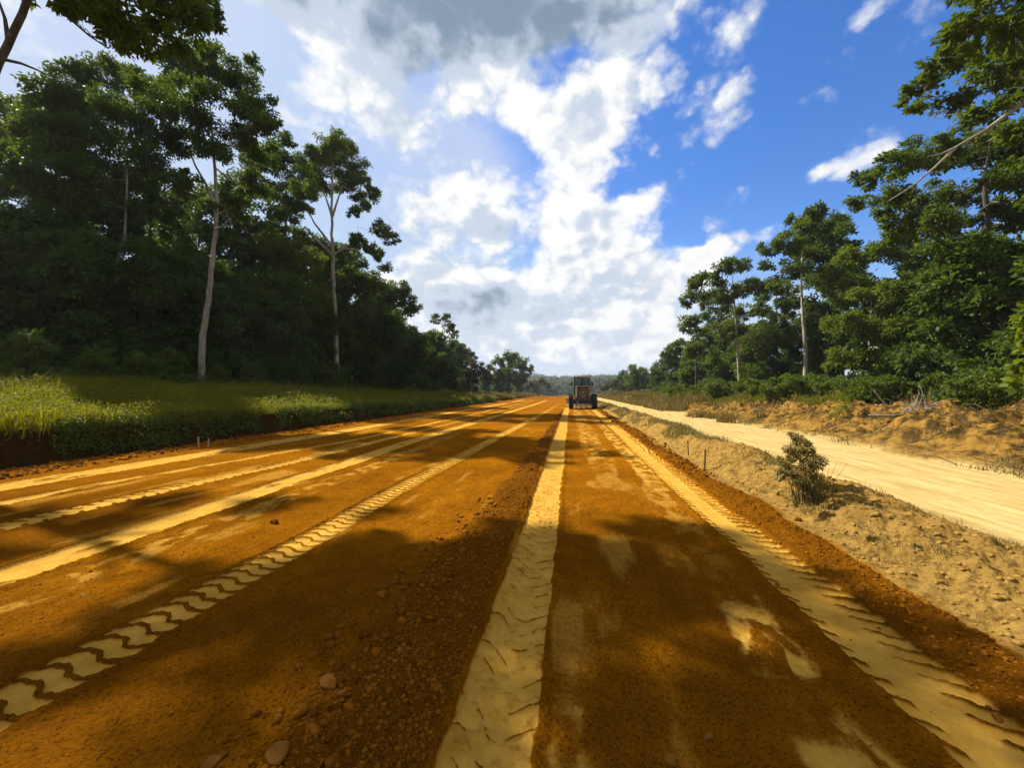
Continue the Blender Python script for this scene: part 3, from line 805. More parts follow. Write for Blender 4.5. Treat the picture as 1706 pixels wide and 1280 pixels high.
pix_tree('forest_tree', 'tree', 'bushy yellow-tinged tree left of the slender pale trunk', 34, [(470, 614), (472, 560), (470, 480), (472, 420)], .15,
         [(428, 440, 42), (470, 415, 38), (512, 438, 36), (418, 500, 42), (480, 490, 42), (522, 500, 30), (450, 558, 42), (510, 560, 36), (400, 400, 28), (395, 560, 40)], LL, BK, group=GL)
pix_tree('forest_tree', 'tree', 'dense dark tree just right of the slender pale trunk', 44, [(600, 622), (602, 560), (600, 500)], .18,
         [(585, 468, 30), (618, 475, 30), (600, 525, 40), (578, 575, 38), (640, 535, 36), (605, 590, 40)], LM, BK, group=GL)
pix_tree('forest_tree', 'tree', 'dense bushy tree where the left forest slopes down to the road', 47, [(665, 628), (664, 580), (660, 520)], .18,
         [(655, 492, 26), (680, 510, 24), (660, 555, 38), (692, 585, 32), (640, 600, 36), (680, 615, 30), (672, 480, 14)], LD, BK, group=GL)
pix_tree('forest_tree', 'tree', 'light green tree with a sparse top at the end of left forest', 62, [(728, 640), (730, 600), (735, 560), (742, 535)], .14,
         [(728, 532, 11), (750, 545, 12), (745, 528, 10), (758, 556, 9), (722, 560, 14), (735, 580, 17), (708, 588, 24), (742, 602, 20), (718, 618, 24), (755, 622, 16), (735, 560, 10)], LM, BK, group=GL)
pix_tree('bush', 'bush', 'brownish rounded bush beyond the end of the left forest', 78, [(788, 643), (789, 625), (790, 612)], .12,
         [(790, 604, 15), (775, 618, 15), (806, 618, 14), (790, 628, 16), (770, 632, 12), (812, 632, 12)], M['leaf_brown'], BK)
pix_tree('round_tree', 'tree', 'dark round-topped tree standing alone left of the distant road', 95, [(848, 648), (848, 630), (849, 610)], .25,
         [(850, 597, 17), (832, 603, 14), (868, 606, 15), (850, 622, 20), (876, 620, 12), (885, 611, 5), (832, 628, 14), (862, 634, 16), (820, 612, 8)], LD, BK)
pix_tree('bush', 'bush', 'low spreading bush right of the lone round-topped tree', 115, [(897, 650), (897, 646), (897, 640)], .1,
         [(888, 640, 9), (902, 637, 9), (912, 643, 6), (880, 645, 7)], M['leaf_brown'], BK)
# right side
pix_tree('bush', 'bush', 'low dark bush right of the grader in the distance', 100, [(1020, 652), (1020, 648), (1020, 642)], .08,
         [(1012, 642, 8), (1026, 640, 9), (1036, 645, 8), (1004, 646, 6)], M['leaf_brown'], BK)
pix_tree('round_tree', 'tree', 'small distant tree with two rounded heads right of the grader', 105, [(1060, 652), (1060, 635), (1058, 618)], .2,
         [(1053, 613, 10), (1072, 622, 12), (1046, 628, 11), (1066, 637, 14), (1050, 641, 12), (1080, 634, 9)], LM, BK)
pix_tree('forest_tree', 'tree', 'dark bushy tree at the far tip of the right forest', 80, [(1110, 654), (1110, 635), (1110, 615)], .18,
         [(1105, 612, 14), (1122, 604, 13), (1096, 622, 14), (1114, 632, 17), (1098, 640, 13), (1128, 626, 14)], LM, BK, group=GR)
pix_tree('forest_tree', 'tree', 'leafy green tree hiding the corner where the right forest begins', 46, [(1160, 662), (1160, 620), (1158, 570)], .15,
         [(1150, 578, 24), (1178, 558, 26), (1160, 618, 28), (1198, 600, 30), (1140, 622, 20), (1185, 640, 24), (1146, 545, 16)], LM, BK, group=GR)
pix_tree('tall_forest_tree', 'tree', 'slender pale trunked tree with an airy spreading crown, right forest tip', 38,
         [(1233, 677), (1232, 640), (1229, 590), (1226, 540), (1222, 490), (1220, 460)], .15,
         [(1213, 446, 20), (1236, 440, 17), (1190, 466, 20), (1155, 474, 19), (1142, 500, 17), (1250, 478, 22), (1215, 492, 24), (1176, 492, 15), (1264, 515, 18), (1148, 540, 17), (1240, 520, 20), (1270, 480, 10), (1166, 462, 12)], LM, BP, group=GR, z1=7)
pix_tree('forest_tree', 'tree', 'broad bushy tree between the two slender pale trunks, right', 41, [(1275, 662), (1272, 610), (1270, 560)], .18,
         [(1255, 572, 34), (1290, 552, 30), (1212, 550, 26), (1300, 612, 36), (1250, 622, 34), (1210, 610, 30), (1310, 570, 24)], LM, BK, group=GR)
pix_tree('tall_forest_tree', 'tree', 'straight pale trunk under a tall stepped dark green crown, right forest', 31,
         [(1342, 662), (1342, 620), (1342, 575), (1338, 530), (1334, 480), (1336, 430)], .19,
         [(1362, 352, 20), (1345, 378, 26), (1390, 380, 30), (1308, 408, 28), (1280, 415, 20), (1350, 418, 32), (1402, 415, 28), (1325, 448, 28), (1276, 445, 15), (1380, 455, 28), (1318, 364, 12), (1300, 480, 16), (1400, 465, 20)], LM, BP, group=GR, z1=7)
pix_tree('forest_tree', 'tree', 'large light green tree above the fallen branches, right forest', 26, [(1478, 668), (1474, 640), (1468, 612), (1448, 580), (1452, 500)], .13,
         [(1435, 425, 32), (1488, 415, 36), (1418, 480, 34), (1470, 488, 38), (1530, 440, 38), (1415, 540, 36), (1478, 555, 40), (1540, 515, 38), (1440, 598, 32), (1530, 590, 38), (1395, 600, 26)], M['leaf_fresh'], BP, group=GR, z1=1.5)
pix_tree('forest_tree', 'tree', 'big overhanging tree whose crown reaches left over the right forest', 18, [(1660, 672), (1655, 560), (1648, 430), (1642, 330), (1640, 280)], .2,
         [(1448, 298, 32), (1500, 268, 36), (1560, 248, 42), (1622, 255, 42), (1685, 285, 42), (1478, 338, 36), (1540, 325, 40), (1600, 325, 42), (1430, 335, 22), (1660, 350, 36), (1560, 372, 32), (1500, 375, 32), (1625, 400, 36), (1720, 250, 45), (1640, 225, 20)], LM, BK, group=GR, limbs=[([(1640, 300), (1646, 260), (1652, 225)], .05)], z1=6)
pix_tree('overhanging_tree', 'tree', 'nearest right tree hanging a pale forked bough across the upper right corner', 11.5,
         [(1960, 660), (1945, 500), (1925, 330), (1890, 180), (1860, 60), (1850, -60)], .25,
         [(1625, 22, 38), (1685, 40, 44), (1602, 95, 40), (1662, 110, 44), (1542, 138, 32), (1508, 158, 18), (1590, 165, 32), (1650, 182, 30), (1705, 140, 44), (1530, 176, 18), (1690, 215, 26), (1620, -40, 45), (1720, 50, 50), (1770, 120, 55), (1560, 100, 22), (1700, -50, 60), (1800, -20, 70), (1800, 200, 50), (1900, 100, 70)],
         LM, BP, group=GR, L=.17, limb_dz=-1.6, limbs=[([(1895, 120), (1800, 128), (1706, 170), (1640, 218), (1590, 246)], .085), ([(1590, 246), (1568, 256), (1545, 260)], .026), ([(1592, 246), (1560, 276), (1520, 310), (1478, 336)], .034)], z1=8, spread=.6)
pix_tree('forest_tree', 'tree', 'deep dark understorey tree at the right edge behind bright leaves', 20, [(1640, 676), (1642, 600), (1640, 480)], .18,
         [(1600, 450, 46), (1670, 450, 46), (1625, 525, 48), (1692, 540, 46), (1590, 600, 38), (1660, 608, 44), (1730, 480, 50), (1740, 600, 50), (1600, 640, 30), (1690, 650, 36)], LD, BK, group=GR)
pix_tree('broadleaf_shrub', 'shrub', 'bright yellow-green big-leaved shrub at the right edge', 10, [(1722, 680), (1720, 640), (1716, 560)], .03,
         [(1708, 520, 15), (1700, 545, 16), (1712, 580, 18), (1698, 605, 16), (1715, 630, 18), (1698, 640, 12), (1740, 560, 25)], M['leaf_bright'], BK, L=.2, width=.7, dens=.6)
pix_tree('bush', 'bush', 'lone olive bush on the sand between the two roads', 5.5, [(1343, 832), (1342, 810), (1338, 770)], .012,
         [(1332, 738, 18), (1312, 772, 18), (1348, 772, 24), (1366, 802, 18), (1342, 806, 20), (1322, 726, 9), (1300, 790, 14), (1330, 795, 20), (1360, 770, 16), (1352, 822, 14), (1375, 812, 10), (1345, 748, 16), (1322, 755, 18)],
         M['leaf_olive'], M['stake_dark'], L=.042, dens=.85, spread=.9, z1=.05)
def bush_stalks():
    root = [o for o in D.objects if o.get('label', '').startswith('lone olive bush')][0]
    mb = MB(); g = rng; n = 90
    for i in range(n):
        a = g.uniform(0, 6.28); l = g.uniform(.25, .72); t = g.uniform(.1, .45)
        p0 = np.array([g.normal()*.10, g.normal()*.10, -.05]); d = np.array([math.cos(a)*t, math.sin(a)*t, 1.0])*l
        mb.tube([p0, p0+d*.5+g.normal(size=3)*.03, p0+d+np.array([0, 0, -.1*l*t])], [.006, .004, .0015], 4, False)
    mb.build('stalks', M['leaf_olive'], root)
bush_stalks()
# vine
b = W(545, 612, 36.4); b[2] = hz(b[0], b[1])
make_tree('climbing_vine', 'climbing plant', 'yellow-green climber hanging against the slender pale trunk', [b]+[W(548, y, 36.5) for y in (560, 500, 470)], .05,
          [(W(540+rng.uniform(-8, 6), y, 36.4+rng.uniform(-.4, .4)), 14*36/F) for y in range(480, 612, 13)], .2, M['leaf_light'], BK)

# ------------------------------------------------------------------ repeated forest trees and shrubs
def proto(name, cat, label, h, cw, zlow, n, r0, leaf, L, seed, loc, group, dens=.8, rr=(.9, 1.5)):
    global rng
    old = rng; rng = np.random.default_rng(seed)
    cl = []
    for i in range(n):
        t = (i+.5)/n; z = zlow+(h-zlow)*t
        w = cw*math.sqrt(max(.08, 1-abs(2*((z-zlow)/(h-zlow))-.85)**2*.75))
        a = i*2.4+rng.uniform(-.4, .4); q = w*rng.uniform(.3, 1)
        cl.append((np.array([q*math.cos(a), q*math.sin(a), z]), rng.uniform(*rr)))
    tr = [np.array([0, 0, 0]), np.array([.1, .05, h*.3]), np.array([-.1, .1, h*.6]), np.array([.05, 0, h*.9])]
    o = make_tree(name, cat, label, tr, r0, cl, L, leaf, BK, group, dens=dens)
    rng = old; o.location = loc
    return o
LBL = dict(lt='tall dark tree standing deep in the shaded left forest', lu='dark leafy understorey tree deep in the left forest',
           rt='tall green tree rising behind the right forest edge', ru='dark leafy understorey tree deep in the right forest')
GRP = dict(lt='tall trees deep in the left forest', lu='understorey trees in the left forest', rt='tall trees deep in the right forest', ru='understorey trees in the right forest')
p_tall = proto('forest_tree', 'tree', LBL['lt'], 17, 3.6, 5.5, 20, .2, LD, .32, 5, (-27, 30, hz(-27, 30)), GRP['lt'], .8, (1.1, 1.7))
p_low = proto('understorey_tree', 'tree', LBL['lu'], 8.0, 2.4, .8, 18, .11, LD, .28, 6, (-24, 21, hz(-24, 21)), GRP['lu'], .8, (.9, 1.5))
def row(src, key, pts, s0, s1, label=None, group=None):
    for x, y in pts:
        dup(src, (x, y, hz(x, y)-.05), rng.uniform(0, 6.28), rng.uniform(s0, s1), label or LBL[key], group or GRP[key])
jit = lambda a: [(x+rng.uniform(-.9, .9), y+rng.uniform(-1.3, 1.3)) for x, y in a]
row(p_tall, 'lt', jit([(-30, 20), (-34, 25), (-26, 34), (-25.5, 41), (-38, 33), (-29, 24), (-33, 31), (-28, 38), (-34, 42), (-27, 46), (-32, 52), (-27, 56), (-31, 64)]), .8, 1.05)
row(p_low, 'lu', jit([(-28, 13.5), (-27.5, 20.5), (-31, 15), (-34, 24), (-37, 20), (-23.5, 24), (-22.5, 28), (-26, 24), (-22.5, 35), (-27, 30), (-25, 45), (-24.5, 53), (-40, 27), (-36, 37), (-31, 40), (-25.5, 16), (-29, 18), (-33, 20), (-24, 27), (-28, 26), (-24, 33), (-28, 34), (-24, 39), (-23.5, 44), (-28, 49), (-23, 50), (-22.5, 56), (-26, 60), (-22, 63), (-25, 70), (-21, 70), (-22, 78), (-33, 26), (-38, 32)]), .85, 1.2)
row(p_tall, 'rt', jit([(22, 22), (24, 30), (21, 37), (26, 42), (23, 50), (20, 58)]), .7, .9)
row(p_low, 'ru', jit([(17, 15), (21, 17), (25, 19), (17.5, 21), (21, 26), (25, 25), (21.5, 29), (23, 33), (22, 37), (20, 45), (23, 45), (19.5, 51), (17, 58), (21, 62), (17, 68)]), .7, 1.05)

row(p_low, 'lu', jit([(-17, 92), (-20, 97), (-16, 108), (-19, 118), (-15.5, 128), (-18, 140), (-22, 108), (-14, 160)]), .45, .75, 'small dark tree lining the far left roadside', 'small trees lining the far left roadside')
row(p_low, 'ru', jit([(15, 78), (18, 84), (14.5, 92), (17, 104), (15, 118), (19, 126), (15.5, 140), (22, 98)]), .45, .8, 'small dark tree lining the far right roadside', 'small trees lining the far right roadside')
p_shrub = proto('shrub', 'shrub', 'dark shrub at the foot of the left forest', 1.9, .9, .3, 11, .03, LM, .14, 8, (-20, 12.5, hz(-20, 12.5)), 'shrubs at the foot of the left forest', .6, (.4, .65))
row(p_shrub, None, jit([(-20.5, 15), (-20, 17.5), (-20.5, 20), (-19.6, 22), (-20, 25), (-20.3, 28), (-20, 31), (-19.6, 34), (-20, 38), (-19.5, 42), (-19.5, 46), (-19, 50), (-19, 55), (-18.5, 61), (-18.5, 68), (-18, 76)]), .7, 1.3, 'dark shrub at the foot of the left forest', 'shrubs at the foot of the left forest')
p_shrub2 = proto('shrub', 'shrub', 'fresh green shrub below the right forest edge', 1.5, 1.1, .2, 12, .03, LM, .15, 9, (13.2, 12, hz(13.2, 12)), 'shrubs below the right forest edge', .55, (.4, .65))
row(p_shrub2, None, jit([(14, 14.5), (13.4, 16.5), (14.3, 18.5), (13.6, 20.5), (14.5, 22), (13.3, 24), (14.2, 26), (13.4, 28.5), (14.3, 30), (13.2, 32), (14, 34), (13.0, 36.5), (14, 39), (13.3, 42), (14, 45), (13.2, 48), (14, 52), (13, 56), (14, 60), (13, 65), (15, 11), (15.5, 13.5)]), .6, 1.1, 'fresh green shrub below the right forest edge', 'shrubs below the right forest edge')

# ------------------------------------------------------------------ fallen branches
def branches():
    zc = min(np.arange(9.5, 19, .1), key=lambda q: abs(W(1490, 690, q)[2]-.06-hz(*W(1490, 690, q)[:2])))
    b = W(1530, 690, zc); b[2] = hz(b[0], b[1]); root = empty('fallen_branch', tuple(b))
    tag(root, 'bleached fallen bough with a tangle of bare twigs on the right bank', 'branch')
    mb = MB(); P = lambda px, py, z=zc: W(px, py, z)-b
    mb.tube([P(1448, 692), P(1480, 693), (P(1512, 691)), P(1530, 688)], [.03, .038, .035, .02], 7)
    mb.build('bough', M['dead'], root, True)
    mb = MB()
    for i in range(34):
        s = P(rng.uniform(1498, 1560), rng.uniform(680, 694), zc+rng.uniform(-.5, .3)); a = rng.uniform(.2, 2.7); l = rng.uniform(.4, 1.3)
        e = s+np.array([math.cos(a)*l, rng.uniform(-.4, .4), math.sin(a)*l*.75])
        mb.tube(bend(s, e, -.1, 4, .12), [.014, .012, .009, .006, .003], 4, False)
    mb.tube([P(1480, 680), P(1470, 668), P(1455, 650)], [.02, .018, .01], 5)
    mb.build('twigs', M['dead'], root, True)
branches()

# ------------------------------------------------------------------ grass
def blades(name, X, Y, h, w, mat, label, lean=.45, cat='grass'):
    n = len(X); Z = terrain(X, Y)[0]
    a = rng.uniform(0, 6.28, n); dx, dy = np.cos(a), np.sin(a)
    b = a+rng.uniform(1.2, 1.9, n); wx, wy = np.cos(b)*w/2, np.sin(b)*w/2
    le = h*lean*rng.uniform(.2, 1.4, n)
    v = np.empty((n, 6, 3))
    base = np.stack([X, Y, Z-.02], -1); off = np.stack([wx, wy, wx*0], -1)
    mid = base+np.stack([dx*le*.35, dy*le*.35, h*.6], -1); tip = base+np.stack([dx*le, dy*le, h*rng.uniform(.8, 1.0, n)], -1)
    v[:, 0] = base-off; v[:, 1] = base+off; v[:, 2] = mid+off*.8; v[:, 3] = mid-off*.8; v[:, 4] = tip+off*.12; v[:, 5] = tip-off*.12
    k = (np.arange(n)*6)[:, None]
    f = np.concatenate([k+np.array([[0, 1, 2, 3]]), k+np.array([[3, 2, 4, 5]])])
    tone = np.clip(.6*fbm(X*.7, Y*.7, 121)+.5*rng.random(n)-.05, 0, 1)
    o = link(name, mesh_np(name, v.reshape(-1, 3), f, 4, {'tone': np.repeat(tone, 6)}), mat)
    tag(o, label, cat, None, 'stuff'); return o

def field(n, x0, x1, y0, y1, power=1.0):
    u = rng.random(n); y = y0*(y1/y0)**u
    return x0+(x1-x0)*rng.random(n)**power, y
# left verge
x, y = field(150000, -11.45, -21, 5.0, 90)
le = left_edge(y); x = np.where(x > le-.35, le-.35-rng.random(len(x))*2, x)
den = fbm(x*.8, y*.8, 131); k = den > .30; x, y = x[k], y[k]
h = (.20+.42*fbm(x*.5, y*.5, 132))*np.where(rng.random(len(x)) < .04, 1.5, 1)*rng.uniform(.4, 1.2, len(x))*np.interp(left_edge(y)-x, [0, .6, 3], [.6, .9, 1])
blades('grass', x, y, h, (.010+.0011*y)*rng.uniform(.7, 1.3, len(x)), M['grass'], 'lush green grass covering the left bank')
# broad-leaved weeds within the grass
x, y = field(95000, -11.3, -20.5, 5.0, 70); le = left_edge(y); x = np.where(x > le-.3, le-.3-rng.random(len(x))**2*2, x)
k = fbm(x*.6+9, y*.6, 133) > .42; x, y = x[k], y[k]
zz = terrain(x, y)[0]+(.12+.75*fbm(x*.6, y*.6, 134))*rng.random(len(x))**.6
P = np.stack([x, y, zz], -1)
o = link('weeds', leaves_mesh('weeds', P, unit(rng.normal(size=P.shape)*np.array([1, 1, .3])), .050+.0020*y, rng.random(len(x)), .55), M['weed'])
tag(o, 'leafy weeds growing through the left bank grass', 'weeds', None, 'stuff')
# growth hanging over the cut bank
x, y = field(26000, 0, 1, 5, 60); le = left_edge(y); x = le-.18-.75*rng.random(len(x))**1.3
k = fbm(y*.9, x*1.5, 135)+np.interp(y, [6.5, 9.5], [-.35, .04]) > .44; x, y = x[k], y[k]
P = np.stack([x, y, terrain(x, y)[0]+.02+.25*rng.random(len(x))], -1)
o = link('bank_creepers', leaves_mesh('bank_creepers', P, unit(np.stack([np.ones(len(x)), rng.normal(size=len(x))*.6, -.5+0*x], -1)), .06+.0022*y, rng.random(len(x)), .5), M['leaf_mid'])
tag(o, 'creeping weeds spilling over the cut bank', 'weeds', None, 'stuff')
# dry grass: right verge and far left verge
x, y = field(42000, 7.2, 14, 18, 140); k = fbm(x*.5, y*.25, 141)+np.interp(y, [18, 45], [-.22, .05]) > .42; x, y = x[k], y[k]
blades('dry_grass', x, y, (.25+.4*fbm(x*.6, y*.6, 142))*rng.uniform(.6, 1.3, len(x)), (.012+.0009*y), M['dry'], 'straw coloured grass beside the sandy side road')
x, y = field(16000, -11.6, -17, 45, 180); k = fbm(x*.4, y*.2, 143) > .46; x, y = x[k], y[k]
blades('dry_grass', x, y, (.4+.5*rng.random(len(x))), (.02+.0009*y), M['dry'], 'straw coloured grass on the far left bank')
# berm between the roads
x, y = field(52000, 2.95, 4.6, 5.5, 70); k = fbm(x*1.3, y*.6, 144, 5)+.25*(rng.random(len(x))-.5) > np.interp(y, [6, 14, 30], [.58, .51, .42]); x, y = x[k], y[k]
blades('berm_grass', x, y, (.03+.20*fbm(x*1.6, y*.8, 145)**1.5)*rng.uniform(.4, 1.5, len(x)), (.004+.0007*y), M['leaf_olive'], 'thin olive grass on the berm between the roads')
x, y = field(30000, 2.9, 4.7, 2.6, 12); k = fbm(x*1.6, y*1.6, 146, 5)+.15*(rng.random(len(x))-.5) > .58; x, y = x[k], y[k]
blades('sparse_grass', x, y, .015+.06*rng.random(len(x))**2, .0035+0*x, M['leaf_brown'], 'sparse short grass on the sand in front of the bush')
# weeds on the right bank under the forest
x, y = field(90000, 9.5, 15.5, 8, 70); k = fbm(x*.45, y*.45, 147)+np.interp(x, [9.5, 11, 13], [-.30, -.1, .12]) > .45
bp = W(1520, 690, 13.5); k &= np.abs(np.arctan2(x, y)-math.atan2(bp[0], bp[1])) > .085
x, y = x[k], y[k]
P = np.stack([x, y, terrain(x, y)[0]+.02+.40*rng.random(len(x))], -1)
o = link('bank_weeds', leaves_mesh('bank_weeds', P, unit(rng.normal(size=P.shape)*np.array([1, 1, .3])), .05+.0018*y, rng.random(len(x)), .5), M['weed'])
tag(o, 'low green weeds along the top of the right bank', 'weeds', None, 'stuff')
# forest floor cover under both forests
x, y = field(50000, 0, 1, 8, 90); x = np.where(rng.random(len(x)) < .6, -19-12*rng.random(len(x)), 14.5+10*rng.random(len(x)))
P = np.stack([x, y, terrain(x, y)[0]+.05+.7*rng.random(len(x))], -1)
o = link('forest_undergrowth', leaves_mesh('forest_undergrowth', P, unit(rng.normal(size=P.shape)*np.array([1, 1, .3])), .13+.003*y, rng.random(len(x)), .5), M['leaf_dark'])
tag(o, 'low dark undergrowth covering the forest floor', 'undergrowth', None, 'stuff')
def debris():
    mb = MB(); n = 420
    u = rng.random(n); y = 7*(45/7)**u; x = 8.3+4.5*rng.random(n); z = terrain(x, y)[0]
    for i in range(n):
        a = rng.uniform(0, 3.14); l = rng.uniform(.08, .5)*(1+y[i]*.02); d = np.array([math.cos(a), math.sin(a), rng.uniform(-.25, .35)])*l; r_ = rng.uniform(.003, .010)*(1+y[i]*.04)
        p0 = np.array([x[i], y[i], z[i]+.015]); mb.tube([p0, p0+d*.5+rng.normal(size=3)*l*.08, p0+d], [r_, r_*.8, r_*.4], 4, False)
    tag(mb.build('bank_debris', M['stake_dark']), 'broken roots and twigs strewn over the dirt bank', 'debris', None, 'stuff')
debris()
x, y = field(26000, 8.2, 13, 7, 60); k = fbm(x*.9, y*.9, 151, 4)+.2*(rng.random(len(x))-.5) > .60; x, y = x[k], y[k]
blades('mound_grass', x, y, .05+.16*rng.random(len(x))**2, (.004+.0009*y), M['leaf_brown'], 'withered grass on the dirt mounds', .9)
# a sprig and a tuft on the sand
def tuft(px, py, n, h, mat, label):
    p = on_ground(px, py); root = empty('grass_tuft', tuple(p)); tag(root, label, 'grass tuft'); mb = MB()
    for i in range(n):
        a = rng.uniform(0, 6.28); l = h*rng.uniform(.5, 1); q = rng.normal(size=2)*h*.35
        mb.tube([(q[0], q[1], -.01), (q[0]+.2*l*math.cos(a), q[1]+.2*l*math.sin(a), .6*l), (q[0]+.55*l*math.cos(a), q[1]+.55*l*math.sin(a), .85*l)], [.003, .0025, .001], 4, False)
    mb.build('blades', mat, root)
tuft(1568, 922, 16, .13, M['leaf_olive'], 'small upright green sprig on sand in front of the side road')
tuft(1452, 902, 60, .08, M['leaf_olive'], 'flat dark grass tuft on the sand below the olive bush')
tuft(1530, 915, 40, .07, M['leaf_olive'], 'thin dark grass tuft left of the upright sprig')

# ------------------------------------------------------------------ far wood and hills
def far_wood():
    n = 2600; a = rng.uniform(-.42, .30, n); r = 260*(1150/260)**rng.random(n)
    keep = (np.abs(a-.015) > .06) | (r > 330)
    a, r = a[keep], r[keep]; X = r*np.sin(a); Y = r*np.cos(a); Z = terrain(X, Y, False)
    cl = [((X[i], Y[i], Z[i]+rng.uniform(1, 5)), rng.uniform(2.5, 6.5)) for i in range(len(X))]
    PP, OO, TT, LL_ = [], [], [], []
    for c, rr in cl:
        m = 75; d = unit(rng.normal(size=(m, 3))); PP.append(np.array(c)+d*rr*rng.random((m, 1))**.4*np.array([1, 1, 1.15])); OO.append(d); TT.append(np.clip(rng.random()*.6+rng.random(m)*.4, 0, 1))
    P = np.concatenate(PP); O = np.concatenate(OO); T = np.concatenate(TT)
    o = link('distant_forest', leaves_mesh('distant_forest', P, O, 2.6, T, .7), M['far'])
    tag(o, 'bluish far wood covering the hills beyond the road', 'forest', None, 'stuff')
far_wood()

# ------------------------------------------------------------------ air
mb = MB(); mb.v = [(x, y, z) for x in (-1250, 1250) for y in (-300, 1500) for z in (-8, 120)]
mb.f = [(0, 1, 3, 2), (4, 6, 7, 5), (0, 4, 5, 1), (2, 3, 7, 6), (0, 2, 6, 4), (1, 5, 7, 3)]
m, nt, out = material('air'); pv = nt.new('ShaderNodeVolumePrincipled'); pv.inputs['Density'].default_value = .00030; pv.inputs['Color'].default_value = (.80, .88, 1, 1); pv.inputs['Anisotropy'].default_value = .2
nt.l.new(pv.outputs[0], out.inputs[1])
o = mb.build('haze', m); tag(o, 'thin pale haze filling the air over the whole place', None, None, 'stuff')
# ------------------------------------------------------------------ sun and sky
SUN_AZ, SUN_EL = -63.0, 44.0       # degrees from +Y (road direction), clockwise positive
S = Vector((math.sin(R(SUN_AZ))*math.cos(R(SUN_EL)), math.cos(R(SUN_AZ))*math.cos(R(SUN_EL)), math.sin(R(SUN_EL))))
sun = D.lights.new('sun', 'SUN'); sun.energy = 5.0; sun.angle = R(.53); sun.color = (1, .93, .80)
so = D.objects.new('sun', sun); C.objects.link(so); so.rotation_euler = S.to_track_quat('Z', 'Y').to_euler(); so.location = (-30, 20, 40)

EXPO = 1/2**1.0                      # what reads as white at this exposure
CLOUDS = [(740, 0, 480, 170, 0, 1.9), (560, 110, 130, 170, 25, .85), (640, 200, 170, 85, -20, .8), (850, 165, 280, 100, -8, .85), (1050, 120, 160, 120, 20, .9), (965, 255, 110, 140, 12, 1.15),
          (1190, 180, 105, 85, 10, .8), (775, 345, 165, 95, 5, 1.15), (920, 375, 240, 60, 8, .75), (1040, 342, 120, 34, 15, .55), (1010, 415, 150, 95, -5, 1.15), (880, 470, 340, 85, 3, 1.12), (740, 480, 130, 70, 0, .8),
          (940, 530, 400, 75, 0, 1.0), (800, 550, 140, 60, 0, .8), (1020, 575, 340, 60, 0, .9), (1185, 408, 120, 46, 48, .85), (1125, 460, 130, 55, 30, .8), (1375, 294, 150, 34, 0, .72), (1330, 165, 150, 40, 5, .42), (1450, 12, 80, 36, 20, .6),
          (1245, 40, 80, 50, 20, .5), (1285, 380, 70, 32, 20, .5), (480, 20, 110, 60, 0, .5), (1690, 360, 150, 50, 0, .5), (130, 90, 260, 130, 0, .4), (560, 260, 160, 60, -10, .35)]
GREYS = [(720, -40, 560, 240, 0, 1.2), (680, 130, 130, 140, 20, .7), (960, 20, 330, 130, 0, .75), (800, 380, 130, 32, 0, .7), (880, 508, 280, 36, 0, .7), (770, 505, 110, 36, 0, .35), (795, 548, 80, 34, 0, .4), (900, 580, 260, 36, 0, .5), (1010, 455, 130, 40, 0, .2)]
VEILS = [(430, 260, 640, 420, 0, 1.2), (250, 80, 500, 300, 0, .8), (880, 570, 700, 180, 0, .95), (700, 300, 330, 260, 0, .5), (700, 275, 170, 110, 0, .6)]
